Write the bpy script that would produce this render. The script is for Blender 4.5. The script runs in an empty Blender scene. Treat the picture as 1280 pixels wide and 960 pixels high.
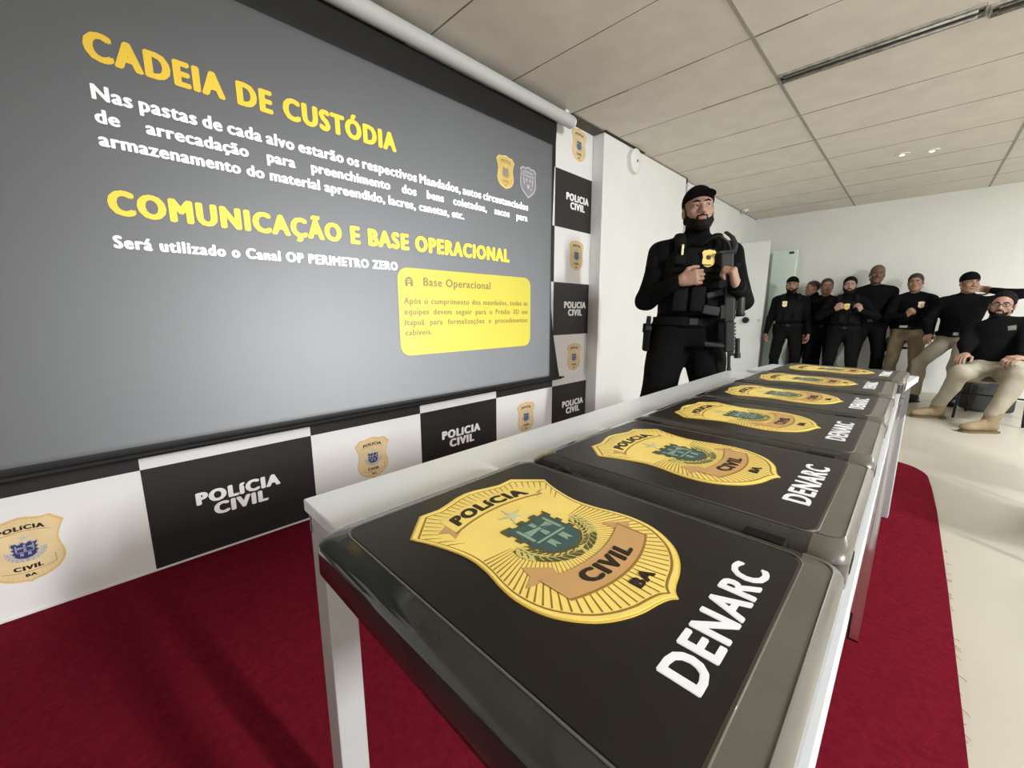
import bpy, bmesh, math, random
import numpy as np
from mathutils import Vector, Matrix

random.seed(7)
SC = bpy.context.scene
COL = SC.collection

# ------------------------------------------------------------------ camera
CAM = dict(loc=(2.1263, 0.0, 1.0607), yaw=0.7806, pitch=0.1737, roll=-0.0019, f=506.7)
def camera():
    cd = bpy.data.cameras.new('camera'); co = bpy.data.objects.new('camera', cd); COL.objects.link(co)
    cd.sensor_width = 36.0; cd.sensor_fit = 'HORIZONTAL'; cd.lens = CAM['f']/1280*36
    cd.clip_start = 0.02; cd.clip_end = 60
    y, p, r = CAM['yaw'], CAM['pitch'], CAM['roll']
    fw = Vector((-math.sin(y)*math.cos(p), math.cos(y)*math.cos(p), -math.sin(p)))
    rt = Vector((math.cos(y), math.sin(y), 0)); up = rt.cross(fw)
    rt, up = rt*math.cos(r)+up*math.sin(r), up*math.cos(r)-rt*math.sin(r)
    M = Matrix((rt, up, -fw)).transposed().to_4x4(); M.translation = Vector(CAM['loc'])
    co.matrix_world = M
    SC.camera = co
camera()

# ------------------------------------------------------------------ world, light, exposure
W = bpy.data.worlds.new('world'); SC.world = W; W.use_nodes = True
W.node_tree.nodes['Background'].inputs[0].default_value = (0.8, 0.85, 0.9, 1)
W.node_tree.nodes['Background'].inputs[1].default_value = 0.05
SC.view_settings.view_transform = 'Standard'; SC.view_settings.look = 'None'
SC.view_settings.gamma = 1.0; SC.view_settings.use_curve_mapping = False
SC.view_settings.exposure = 0.09

def area(name, loc, size, energy, color, target):
    l = bpy.data.lights.new(name, 'AREA'); l.shape = 'RECTANGLE'; l.size, l.size_y = size
    l.energy = energy; l.color = color
    o = bpy.data.objects.new(name, l); COL.objects.link(o); o.location = loc
    d = Vector(target)-Vector(loc); o.rotation_euler = d.to_track_quat('-Z', 'Y').to_euler()
    return o
LAMPS = [((5.6, 0.95, 2.40), (0.16, 1.15), 350, (0.97, 0.985, 1.0), (3.0, 1.15, 0.3)),
         ((4.4, 5.0, 2.44), (1.15, 0.16), 122, (0.96, 0.98, 1.0), (4.2, 5.2, 0.0)),  # unseen lamp, added to light the back wall
         ((4.6, -1.7, 2.44), (1.15, 0.16), 7, (0.96, 0.98, 1.0), (3.4, -1.7, 0.0))]
for i_, (lo, sz, en, cl, tg) in enumerate(LAMPS):
    area('unseen_area_light', lo, sz, en, cl, tg)  # unseen lamps out of frame; the key is set from shadow directions
def projector(loc, aim, energy, cone, ya, yb, za, zb, xs):
    """the slide projector right of the table: a spot with a soft cone whose rectangular throw just covers the screen"""
    l = bpy.data.lights.new('projector_beam', 'SPOT'); l.energy = energy; l.spot_size = math.radians(cone); l.spot_blend = 1.0
    l.shadow_soft_size = 0.02; l.color = (0.95, 0.98, 1.0)
    o = bpy.data.objects.new('projector_beam', l); COL.objects.link(o); o.location = loc
    o.rotation_euler = (Vector(aim)-Vector(loc)).to_track_quat('-Z', 'Y').to_euler()
    Ri = o.rotation_euler.to_matrix().inverted()
    l.use_nodes = True; nt = l.node_tree; em = [n for n in nt.nodes if n.type == 'EMISSION'][0]
    tc = nt.nodes.new('ShaderNodeTexCoord')
    def mth(op, a, b):
        n = nt.nodes.new('ShaderNodeMath'); n.operation = op
        for i, v in enumerate((a, b)):
            if isinstance(v, (int, float)): n.inputs[i].default_value = v
            else: nt.links.new(v, n.inputs[i])
        return n.outputs[0]
    def along(v):
        n = nt.nodes.new('ShaderNodeVectorMath'); n.operation = 'DOT_PRODUCT'; nt.links.new(tc.outputs['Normal'], n.inputs[0])
        n.inputs[1].default_value = Ri @ Vector(v); return n.outputs['Value']
    ax = along((-1, 0, 0)); res = None; d = loc[0]-xs
    for v, lo_, hi_ in (((0, 1, 0), (ya-loc[1])/d, (yb-loc[1])/d), ((0, 0, 1), (za-loc[2])/d, (zb-loc[2])/d)):
        q = mth('DIVIDE', along(v), ax)
        m = mth('MULTIPLY', mth('GREATER_THAN', q, lo_), mth('LESS_THAN', q, hi_))
        res = m if res is None else mth('MULTIPLY', res, m)
    nt.links.new(res, em.inputs['Strength'])
projector((2.55, 1.25, 0.98), (0.09, 1.85, 0.05), 1230, 130, -0.75, 2.478, 0.566, 2.258, 0.09)

# ------------------------------------------------------------------ materials
MATS = {}
def mat(name, col, rough=0.6, metal=0.0, noise=0.0, nscale=20.0, bump=0.0, bscale=200.0, emit=None, estr=0.0,
        trans=0.0, alpha=1.0, coat=0.0, spec=0.5, sheen=0.0, ior=1.45):
    if name in MATS: return MATS[name]
    m = bpy.data.materials.new(name); m.use_nodes = True; nt = m.node_tree; b = nt.nodes['Principled BSDF']
    c = (*col, 1.0)
    b.inputs['Base Color'].default_value = c; b.inputs['Roughness'].default_value = rough
    b.inputs['Metallic'].default_value = metal; b.inputs['IOR'].default_value = ior
    b.inputs['Specular IOR Level'].default_value = spec
    b.inputs['Coat Weight'].default_value = coat; b.inputs['Coat Roughness'].default_value = 0.05
    if sheen: b.inputs['Sheen Weight'].default_value = sheen
    if trans: b.inputs['Transmission Weight'].default_value = trans
    if alpha < 1: b.inputs['Alpha'].default_value = alpha
    if emit: b.inputs['Emission Color'].default_value = (*emit, 1); b.inputs['Emission Strength'].default_value = estr
    if noise or bump:
        tc = nt.nodes.new('ShaderNodeTexCoord')
    if noise:
        n = nt.nodes.new('ShaderNodeTexNoise'); n.inputs['Scale'].default_value = nscale; n.inputs['Detail'].default_value = 5
        nt.links.new(tc.outputs['Object'], n.inputs['Vector'])
        r = nt.nodes.new('ShaderNodeMapRange'); r.inputs['From Min'].default_value = 0.3; r.inputs['From Max'].default_value = 0.7
        r.inputs['To Min'].default_value = 1-noise; r.inputs['To Max'].default_value = 1+noise
        nt.links.new(n.outputs['Fac'], r.inputs['Value'])
        mx = nt.nodes.new('ShaderNodeVectorMath'); mx.operation = 'SCALE'; mx.inputs[0].default_value = col
        nt.links.new(r.outputs['Result'], mx.inputs['Scale']); nt.links.new(mx.outputs['Vector'], b.inputs['Base Color'])
    if bump:
        n2 = nt.nodes.new('ShaderNodeTexNoise'); n2.inputs['Scale'].default_value = bscale; n2.inputs['Detail'].default_value = 3
        nt.links.new(tc.outputs['Object'], n2.inputs['Vector'])
        bp = nt.nodes.new('ShaderNodeBump'); bp.inputs['Strength'].default_value = bump; bp.inputs['Distance'].default_value = 0.01
        nt.links.new(n2.outputs['Fac'], bp.inputs['Height']); nt.links.new(bp.outputs['Normal'], b.inputs['Normal'])
    MATS[name] = m
    return m

M_wall = mat('wall_paint', (0.78, 0.795, 0.765), 0.55, noise=0.02, nscale=3)
M_back = mat('back_wall_paint', (0.73, 0.735, 0.69), 0.6, noise=0.03, nscale=2)
M_ceil = mat('ceiling_tile', (0.78, 0.73, 0.66), 0.9, noise=0.05, nscale=6, bump=0.15, bscale=180)
M_joint = mat('ceiling_joint', (0.20, 0.19, 0.17), 0.8)
M_bar = mat('ceiling_bar', (0.36, 0.34, 0.31), 0.6)
M_floor = mat('floor_beige', (0.47, 0.435, 0.36), 0.34, noise=0.04, nscale=1.6)
M_carpet = mat('carpet_red', (0.150, 0.0085, 0.019), 1.0, noise=0.18, nscale=60, bump=0.4, bscale=350, spec=0.02)
M_bwhite = mat('banner_white', (0.80, 0.80, 0.80), 0.45)
M_bblack = mat('banner_black', (0.016, 0.015, 0.016), 0.45)
M_bletter = mat('banner_letter', (0.96, 0.96, 0.96), 0.5)
M_canvas = mat('screen_canvas', (0.050, 0.051, 0.052), 0.6, noise=0.03, nscale=2)
M_border = mat('screen_border', (0.004, 0.004, 0.004), 0.7)
M_tube = mat('screen_tube', (0.50, 0.515, 0.51), 0.3)
M_sl_w = mat('slide_white', (0.52, 0.52, 0.52), 0.6)
M_sl_y = mat('slide_yellow', (0.46, 0.30, 0.012), 0.6)
M_sl_box = mat('slide_box_yellow', (0.175, 0.150, 0.012), 0.6)
M_sl_t = mat('slide_box_text', (0.068, 0.043, 0.007), 0.6)
M_sl_s = mat('slide_silver', (0.17, 0.165, 0.168), 0.6)
M_sl_sd = mat('slide_silver_dark', (0.085, 0.078, 0.08), 0.6)
M_sl_g = mat('slide_gold', (0.24, 0.165, 0.045), 0.6)
M_sl_g2 = mat('slide_gold_pale', (0.28, 0.215, 0.08), 0.6)
M_sl_gd = mat('slide_gold_dark', (0.11, 0.07, 0.02), 0.6)
M_sl_blue = mat('slide_crest', (0.10, 0.09, 0.075), 0.6)
M_twhite = mat('table_white', (0.72, 0.75, 0.78), 0.25)
M_tgrey = mat('table_frame', (0.44, 0.44, 0.44), 0.4)
M_case = mat('folder_plastic', (0.026, 0.027, 0.025), 0.09, coat=0.6, noise=0.2, nscale=30, bump=0.015, bscale=25)
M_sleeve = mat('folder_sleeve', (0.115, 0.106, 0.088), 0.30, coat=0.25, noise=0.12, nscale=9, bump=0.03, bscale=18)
M_print = mat('folder_print', (0.0085, 0.0065, 0.006), 0.32, noise=0.1, nscale=15)
M_clip = mat('folder_clip', (0.003, 0.003, 0.003), 0.7, spec=0.2)
M_gold = mat('badge_gold', (0.72, 0.50, 0.095), 0.38, noise=0.05, nscale=20)
M_gold2 = mat('badge_gold_pale', (0.93, 0.72, 0.19), 0.42, noise=0.05, nscale=20)
M_goldd = mat('badge_line', (0.30, 0.17, 0.03), 0.5)
M_bronze = mat('badge_bronze', (0.60, 0.35, 0.14), 0.45)
M_dark = mat('badge_letter', (0.022, 0.012, 0.006), 0.45)
M_teal = mat('crest_teal', (0.045, 0.10, 0.095), 0.45)
M_teal2 = mat('crest_teal_light', (0.27, 0.38, 0.27), 0.45)
M_leaf = mat('wreath_leaf', (0.62, 0.55, 0.17), 0.5)
M_leafd = mat('wreath_dark', (0.10, 0.085, 0.025), 0.6)  # dark olive band behind the leaves, also the crest edge
M_star = mat('badge_star', (0.66, 0.62, 0.36), 0.35)
M_lwhite = mat('folder_letter', (0.90, 0.93, 0.97), 0.5)
M_pg = mat('print_gold', (0.72, 0.50, 0.20), 0.5, noise=0.08, nscale=12)
M_pg2 = mat('print_gold_pale', (0.76, 0.60, 0.34), 0.5, noise=0.08, nscale=12)
M_pgd = mat('print_gold_dark', (0.45, 0.30, 0.10), 0.5)
M_navy = mat('print_navy', (0.03, 0.035, 0.13), 0.5)
M_navy2 = mat('print_navy_pale', (0.34, 0.35, 0.48), 0.5)
M_pgrey = mat('print_grey', (0.40, 0.38, 0.38), 0.5)
M_pgrey2 = mat('print_grey_pale', (0.55, 0.53, 0.50), 0.5)
M_clear = mat('clear_plastic', (0.95, 0.93, 0.95), 0.05, trans=1.0, ior=1.35)
M_white = mat('white_plastic', (0.80, 0.80, 0.77), 0.4)
M_dgrey = mat('dark_grey_plastic', (0.05, 0.05, 0.048), 0.5)
M_door = mat('door_paint', (0.74, 0.755, 0.74), 0.3)
M_green = mat('pale_green_panel', (0.70, 0.82, 0.73), 0.2)
M_black = mat('black_rubber', (0.006, 0.006, 0.006), 0.45)
M_metal = mat('steel', (0.55, 0.55, 0.55), 0.3, metal=1.0)
M_fix = mat('fixture_metal', (0.34, 0.335, 0.30), 0.35, noise=0.35, nscale=30, bump=0.2, bscale=60)
M_fixd = mat('fixture_dark', (0.05, 0.05, 0.045), 0.5)
M_glow = mat('lamp_glow', (1, 1, 1), 0.5, emit=(1, 0.97, 0.88), estr=6.0)
M_cloth = mat('cloth_black', (0.0042, 0.0042, 0.0048), 0.9, bump=0.5, bscale=22, noise=0.25, nscale=8, spec=0.10)
M_vest = mat('vest_black', (0.0055, 0.0055, 0.006), 0.8, bump=0.35, bscale=60, spec=0.15)
M_pants = mat('trousers_black', (0.0055, 0.0055, 0.0056), 0.9, bump=0.5, bscale=16, spec=0.10)
M_tan = mat('trousers_tan', (0.215, 0.165, 0.105), 0.85, noise=0.12, nscale=10, bump=0.5, bscale=16, spec=0.2)
M_khaki = mat('trousers_khaki', (0.32, 0.285, 0.222), 0.85, noise=0.08, nscale=10, bump=0.5, bscale=16, spec=0.2)
M_suede = mat('boot_suede', (0.235, 0.178, 0.10), 0.85, noise=0.12, nscale=14)
M_sole = mat('boot_sole', (0.14, 0.10, 0.05), 0.8)
M_hair = mat('hair_dark', (0.006, 0.005, 0.0045), 0.7, spec=0.15)
M_hairb = mat('hair_brown', (0.035, 0.022, 0.015), 0.6)
M_gun = mat('gun_metal', (0.011, 0.0115, 0.012), 0.42)
M_gunp = mat('gun_polymer', (0.015, 0.0155, 0.016), 0.6)
M_flag = mat('flag_green', (0.004, 0.05, 0.028), 0.4)
M_eyew = mat('eye_white', (0.42, 0.39, 0.36), 0.2)
M_eyed = mat('eye_dark', (0.012, 0.008, 0.006), 0.15)
M_lip = mat('lip', (0.30, 0.13, 0.10), 0.5)
M_patch = mat('patch_gold', (0.80, 0.62, 0.18), 0.5)
M_patchw = mat('patch_pale', (0.82, 0.72, 0.46), 0.5)
M_bag = mat('bag_fabric', (0.035, 0.035, 0.034), 0.8, noise=0.3, nscale=25)

# ------------------------------------------------------------------ helpers
def tag(o, label=None, cat=None, group=None, kind=None):
    if label: o['label'] = label
    if cat: o['category'] = cat
    if group: o['group'] = group
    if kind: o['kind'] = kind
    return o
def empty(name, loc=(0, 0, 0), rz=0.0, parent=None):
    o = bpy.data.objects.new(name, None); COL.objects.link(o); o.location = loc; o.rotation_euler = (0, 0, rz)
    o.empty_display_size = 0.05
    if parent: o.parent = parent
    return o
def link(name, me, m, parent=None, smooth=False, loc=None):
    o = bpy.data.objects.new(name, me); COL.objects.link(o)
    if m is not None:
        me.materials.clear(); me.materials.append(m)
    if smooth:
        me.polygons.foreach_set('use_smooth', [True]*len(me.polygons))
    if parent: o.parent = parent
    if loc: o.location = loc
    return o
class MB:
    """collects shapes in one bmesh"""
    def __init__(s): s.bm = bmesh.new()
    def _xf(s, vs, M):
        if M is not None: bmesh.ops.transform(s.bm, matrix=M, verts=vs)
    def box(s, c, d, M=None, bev=0.0, seg=2):
        g = bmesh.ops.create_cube(s.bm, size=1.0); vs = g['verts']
        bmesh.ops.scale(s.bm, vec=d, verts=vs); bmesh.ops.translate(s.bm, vec=c, verts=vs)
        if bev:
            es = list({e for v in vs for e in v.link_edges})
            r = bmesh.ops.bevel(s.bm, geom=es, offset=bev, segments=seg, affect='EDGES', profile=0.5)
            vs = list({v for f in r['faces'] for v in f.verts} | {v for v in vs if v.is_valid})
        s._xf(vs, M); return s
    def rng(s, x0, x1, y0, y1, z0, z1, M=None, bev=0.0):
        return s.box(((x0+x1)/2, (y0+y1)/2, (z0+z1)/2), (abs(x1-x0), abs(y1-y0), abs(z1-z0)), M, bev)
    def cyl(s, a, b, r, r2=None, n=20, caps=True):
        a, b = Vector(a), Vector(b); d = b-a
        g = bmesh.ops.create_cone(s.bm, cap_ends=caps, segments=n, radius1=r, radius2=r if r2 is None else r2, depth=d.length)
        M = Matrix.Translation((a+b)/2) @ d.to_track_quat('Z', 'Y').to_matrix().to_4x4()
        bmesh.ops.transform(s.bm, matrix=M, verts=g['verts']); return s
    def sph(s, c, r, sc=(1, 1, 1), n=16):
        g = bmesh.ops.create_uvsphere(s.bm, u_segments=n, v_segments=max(8, n//2), radius=r)
        bmesh.ops.scale(s.bm, vec=sc, verts=g['verts']); bmesh.ops.translate(s.bm, vec=c, verts=g['verts']); return s
    def tube(s, pts, r, n=8, flat=1.0):
        """tube through points; flat squashes it into a strap"""
        P = [Vector(p) for p in pts]; rings = []
        up = Vector((0, 0, 1))
        for i, p in enumerate(P):
            t = (P[min(i+1, len(P)-1)]-P[max(i-1, 0)]).normalized()
            sde = t.cross(up)
            if sde.length < 1e-3: sde = t.cross(Vector((0, 1, 0)))
            sde.normalize(); u2 = sde.cross(t)
            rings.append([s.bm.verts.new(p+(sde*math.cos(2*math.pi*k/n)+u2*math.sin(2*math.pi*k/n)*flat)*r) for k in range(n)])
        for i in range(len(rings)-1):
            for k in range(n):
                s.bm.faces.new((rings[i][k], rings[i][(k+1) % n], rings[i+1][(k+1) % n], rings[i+1][k]))
        s.bm.faces.new(rings[0][::-1]); s.bm.faces.new(rings[-1]); return s
    def loft(s, loops, cap0=True, cap1=True):
        R = [[s.bm.verts.new(p) for p in lp] for lp in loops]; n = len(R[0])
        for i in range(len(R)-1):
            for k in range(n):
                s.bm.faces.new((R[i][k], R[i][(k+1) % n], R[i+1][(k+1) % n], R[i+1][k]))
        if cap0: s.bm.faces.new(R[0][::-1])
        if cap1: s.bm.faces.new(R[-1])
        return s
    def build(s, name, m, parent=None, smooth=False, M=None, auto=None):
        bmesh.ops.recalc_face_normals(s.bm, faces=s.bm.faces)
        if M is not None: bmesh.ops.transform(s.bm, matrix=M, verts=s.bm.verts)
        me = bpy.data.meshes.new(name); s.bm.to_mesh(me); s.bm.free()
        o = link(name, me, m, parent, smooth)
        if auto is not None:
            me.set_sharp_from_angle(angle=math.radians(auto))
        return o
def rrect(x0, x1, y0, y1, r, z, n=6):
    pts = []
    for cx, cy, a0 in ((x1-r, y1-r, 0), (x0+r, y1-r, 90), (x0+r, y0+r, 180), (x1-r, y0+r, 270)):
        for k in range(n+1):
            a = math.radians(a0+90*k/n); pts.append((cx+r*math.cos(a), cy+r*math.sin(a), z))
    return pts

def curve_mesh(loops, thick):
    """flat filled shape (holes allowed) from 2D loops, thickness thick, standing on z=0"""
    cu = bpy.data.curves.new('tmp', 'CURVE'); cu.dimensions = '2D'; cu.fill_mode = 'BOTH'; cu.extrude = thick/2
    for lp in loops:
        sp = cu.splines.new('POLY'); sp.points.add(len(lp)-1); sp.use_cyclic_u = True
        for i, p in enumerate(lp): sp.points[i].co = (p[0], p[1], 0, 1)
    ob = bpy.data.objects.new('tmp', cu)
    me = bpy.data.meshes.new_from_object(ob); bpy.data.objects.remove(ob); bpy.data.curves.remove(cu)
    v = np.empty(len(me.vertices)*3); me.vertices.foreach_get('co', v); v = v.reshape(-1, 3); v[:, 2] += thick/2
    me.vertices.foreach_set('co', v.ravel()); return me
def get_v(me):
    v = np.empty(len(me.vertices)*3); me.vertices.foreach_get('co', v); return v.reshape(-1, 3)
def set_v(me, v):
    me.vertices.foreach_set('co', np.ascontiguousarray(v).ravel()); me.update()
def raw_text(s, bold, thick=0.001, spacing=1.0):
    """letters as a flat mesh; weight comes from a small outline offset plus side-by-side strokes"""
    cu = bpy.data.curves.new('tmp', 'FONT'); cu.body = s; cu.size = 1.0; cu.offset = 0.0
    cu.space_character = spacing*(1+bold*3.4)
    cu.extrude = 0.5; cu.resolution_u = 3
    ob = bpy.data.objects.new('tmp', cu)
    me = bpy.data.meshes.new_from_object(ob); bpy.data.objects.remove(ob); bpy.data.curves.remove(cu)
    v = get_v(me); v[:, 2] = (v[:, 2]+0.5)*thick
    d = bold*1.25
    if d <= 0.002: set_v(me, v); return me
    fs = [list(p.vertices) for p in me.polygons]; bpy.data.meshes.remove(me)
    V = []; F = []
    for k, (dx, dy) in enumerate(((-d, 0), (d, 0), (-d*.35, d*.45), (d*.35, -d*.45), (-d*.7, -d*.4), (d*.7, d*.4))):
        n0 = sum(len(q) for q in V); V.append(v+np.array([dx, dy, 0.00004*k])); F += [[i+n0 for i in f] for f in fs]
    me = bpy.data.meshes.new('letters'); me.from_pydata(np.concatenate(V).tolist(), [], F); me.update(); return me
CAPH = {}
def cap_h(bold):
    if bold not in CAPH:
        me = raw_text('H', bold); v = get_v(me); CAPH[bold] = (v[:, 1].max(), v[:, 1].min()); bpy.data.meshes.remove(me)
    return CAPH[bold]
def text_mesh(s, x0, x1, base, cap, bold=0.03, thick=0.001, spacing=1.0, warp=0.0, z=0.0):
    """s fitted to x0..x1 with capital letters from base to base+cap (2D); warp bends the baseline"""
    me = raw_text(s, bold, thick, spacing); v = get_v(me); t, b = cap_h(bold)
    v[:, 1] = base+(v[:, 1]-b)/(t-b)*cap
    a, c = v[:, 0].min(), v[:, 0].max()
    v[:, 0] = x0+(v[:, 0]-a)/(c-a)*(x1-x0)
    if warp:
        xc = (x0+x1)/2; v[:, 1] += warp*(v[:, 0]-xc)**2
    v[:, 2] += z; set_v(me, v); return me
def line_words(words, x0, x1, base, cap, bold, thick=0.001, wscale=None, spacing=1.05):
    """justified line: words laid from x0 to x1, gaps shared out"""
    ms = []; ws = []; t, b = cap_h(bold)
    for w in words:
        me = raw_text(w, bold, thick, spacing); v = get_v(me); ms.append((me, v)); ws.append(v[:, 0].max()-v[:, 0].min())
    sy = cap/(t-b); sx = sy*(wscale or 1.0); tot = sum(ws)*sx; gap = (x1-x0-tot)/max(1, len(words)-1)
    mn = cap*0.32
    if gap < mn:
        sx = sx*(x1-x0-mn*(len(words)-1))/tot; gap = mn
    allv = []; allf = []; x = x0; n0 = 0
    for (me, v), w in zip(ms, ws):
        v = v.copy(); v[:, 0] = x+(v[:, 0]-v[:, 0].min())*sx; v[:, 1] = base+(v[:, 1]-b)*sy
        allv.append(v); allf += [[i+n0 for i in p.vertices] for p in me.polygons]; n0 += len(v); x += w*sx+gap
        bpy.data.meshes.remove(me)
    me = bpy.data.meshes.new('line'); me.from_pydata(np.concatenate(allv).tolist(), [], allf); me.update(); return me
def join_meshes(ms):
    allv = []; allf = []; n0 = 0
    for me in ms:
        v = get_v(me); allv.append(v); allf += [[i+n0 for i in p.vertices] for p in me.polygons]; n0 += len(v)
        bpy.data.meshes.remove(me)
    me = bpy.data.meshes.new('joined'); me.from_pydata(np.concatenate(allv).tolist(), [], allf); me.update(); return me
def xform(me, f):
    v = get_v(me); set_v(me, f(v)); return me
def on_wall(x):
    """2D (right, up) -> wall plane facing +X: right = +Y, up = +Z"""
    return lambda v: np.stack([x+v[:, 2], v[:, 0], v[:, 1]], 1)
def copy_tree(o, parent=None):
    c = o.copy(); COL.objects.link(c)
    if parent: c.parent = parent
    for ch in list(o.children): copy_tree(ch, c)
    return c

# ------------------------------------------------------------------ room
H = 2.535
X1, Y0, Y1 = 6.2, -3.0, 7.69
def struct(name, mb, m, smooth=False):
    o = mb.build(name, m, None, smooth); o['kind'] = 'structure'; return o
struct('floor', MB().rng(-0.2, X1+.1, Y0-.1, Y1+.1, -0.1, 0.0), M_floor)
struct('ceiling', MB().rng(-0.2, X1+.1, Y0-.1, Y1+.1, H, H+0.1), M_ceil)
struct('wall_left', MB().rng(-0.2, -0.004, Y0, Y1, 0, H), M_wall)
struct('wall_left_pier', MB().rng(-0.003, 0.1084, 3.125, 4.80, 0.0, H-0.012, bev=0.004), M_wall)
struct('wall_left_rear', MB().rng(-0.003, 0.075, 4.81, Y1, 0, H), M_wall)
struct('wall_back', MB().rng(-0.2, X1+.1, Y1, Y1+.1, 0, H), M_back)
struct('wall_right', MB().rng(X1, X1+.1, Y0, Y1, 0, H), M_wall)
struct('wall_front', MB().rng(-0.2, X1+.1, Y0-.1, Y0, 0, H), M_wall)
struct('baseboard_left', MB().rng(-0.004, 0.006, -2.9, 3.12, 0.0, 0.0135), M_bwhite)
# ceiling joints: bars along the room and ragged dark gaps across it
XL = [0.06, 1.302, 2.541, 3.78, 5.02]
b = MB()
for x in XL[1:]:
    y = Y0
    while y < Y1-0.01:
        L = min(0.625, Y1-y); j = random.uniform(-.002, .002)
        b.rng(x-.009+j, x+.009+j, y, y+L, H-0.003, H+0.004); y += L
struct('trim_1', b, M_bar)
b = MB(); k0 = 2.702-0.625*9
for k in range(18):
    y = k0+k*0.625
    if y < Y0+.05 or y > Y1-.05: continue
    for i in range(len(XL)):
        xa = XL[i]; xb = XL[i+1] if i+1 < len(XL) else X1
        n = 5
        for q in range(n):
            u0 = xa+(xb-xa)*q/n; u1 = xa+(xb-xa)*(q+1)/n; w = random.choice([.0018, .0025, .003, .004, .006])
            b.rng(u0, u1, y-w, y+w, H-0.0012, H+0.004)
struct('trim_2', b, M_joint)
struct('trim_3', MB().rng(0.0, 0.10, 2.70, 3.122, H-0.012, H-0.001).rng(0.10, 0.125, 3.118, 3.80, H-0.006, H-0.001), M_fixd)
struct('trim_4', MB().rng(0.076, 0.112, 4.802, 4.845, 0.0, H-0.06, bev=0.003), M_tgrey)
b = MB()
for xa in (0.0785,): b.rng(0.075, 0.079, 4.85, Y1-.01, H-0.012, H-0.001)
struct('trim_5', b, M_bar)

# ------------------------------------------------------------------ carpet
def carpet():
    pts = [(0.008, -2.99), (2.337, -2.99), (2.337, 1.3), (2.333, 2.2), (2.322, 3.05), (2.308, 3.45)]
    for k in range(9):
        a = math.radians(90*k/8); pts.append((2.10+0.197*math.cos(a), 3.62+0.29*math.sin(a)))
    pts += [(1.6, 3.93), (0.112, 3.93), (0.112, 3.121), (0.008, 3.121)]
    me = curve_mesh([pts], 0.008)
    o = link('carpet', me, M_carpet)
    # frayed threads on the cut edge
    t = MB()
    for i in range(26):
        y = random.uniform(0.9, 2.6); a = random.uniform(-.6, .6); L = random.uniform(.006, .02)
        t.tube([(2.334, y, .005), (2.334+L*.6*math.cos(a), y+L*.6*math.sin(a), .004), (2.334+L, y+L*math.sin(a*1.8), .001)], 0.0006, n=4)
    th = t.build('loose_threads', M_carpet, o)
    tag(o, 'dark red carpet lying on the beige floor beneath the long table', 'carpet')
carpet()

# ------------------------------------------------------------------ police badge emblem (2D local: x right, y up, height 0.312, width 0.24)
HALF = [(0, .152), (.018, .1495), (.036, .1435), (.055, .1385), (.083, .1405), (.120, .102), (.110, .080), (.102, .055), (.097, .033), (.096, .013),
        (.099, -.010), (.1045, -.033), (.107, -.055), (.104, -.080), (.095, -.101), (.079, -.122), (.060, -.136), (.040, -.1450), (.020, -.1500), (.007, -.1545), (0, -.160)]
def smooth_side(h, n=4):
    """Catmull-Rom through the curved flank, corners kept at index 5 and the notch"""
    out = h[:5]+[h[5]]; P = h[5:]
    for i in range(len(P)-1):
        p0 = P[max(i-1, 0)]; p1 = P[i]; p2 = P[i+1]; p3 = P[min(i+2, len(P)-1)]
        for k in range(1, n+1):
            t = k/n
            out.append(tuple(0.5*((2*p1[c])+(-p0[c]+p2[c])*t+(2*p0[c]-5*p1[c]+4*p2[c]-p3[c])*t*t+(-p0[c]+3*p1[c]-3*p2[c]+p3[c])*t**3) for c in (0, 1)))
    return out
def shield(s=1.0, cy=-0.004, nn=3):
    h = smooth_side(HALF, nn); full = h+[(-x, y) for x, y in h[-2:0:-1]]
    return [(x*s, cy+(y-cy)*s) for x, y in full]
def ray_hit(poly, o, d):
    best = None
    for i in range(len(poly)):
        x1, y1 = poly[i]; x2, y2 = poly[(i+1) % len(poly)]; ex, ey = x2-x1, y2-y1
        den = d[0]*ey-d[1]*ex
        if abs(den) < 1e-12: continue
        t = ((x1-o[0])*ey-(y1-o[1])*ex)/den; u = ((x1-o[0])*d[1]-(y1-o[1])*d[0])/den
        if t > 0 and -1e-9 <= u <= 1+1e-9 and (best is None or t < best): best = t
    return best
def star_pts(cx, cy, r, r2, n=5, a0=90):
    p = []
    for k in range(2*n):
        a = math.radians(a0+180*k/n); q = r if k % 2 == 0 else r2; p.append((cx+q*math.cos(a), cy+q*math.sin(a)))
    return p
def arc_band(x0, x1, ytop, ybot, c, n=14):
    up = [(x0+(x1-x0)*k/n, ytop+c*(x0+(x1-x0)*k/n)**2) for k in range(n+1)]
    lo = [(x0+(x1-x0)*k/n, ybot+c*(x0+(x1-x0)*k/n)**2) for k in range(n+1)]
    return up+lo[::-1]
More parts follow.
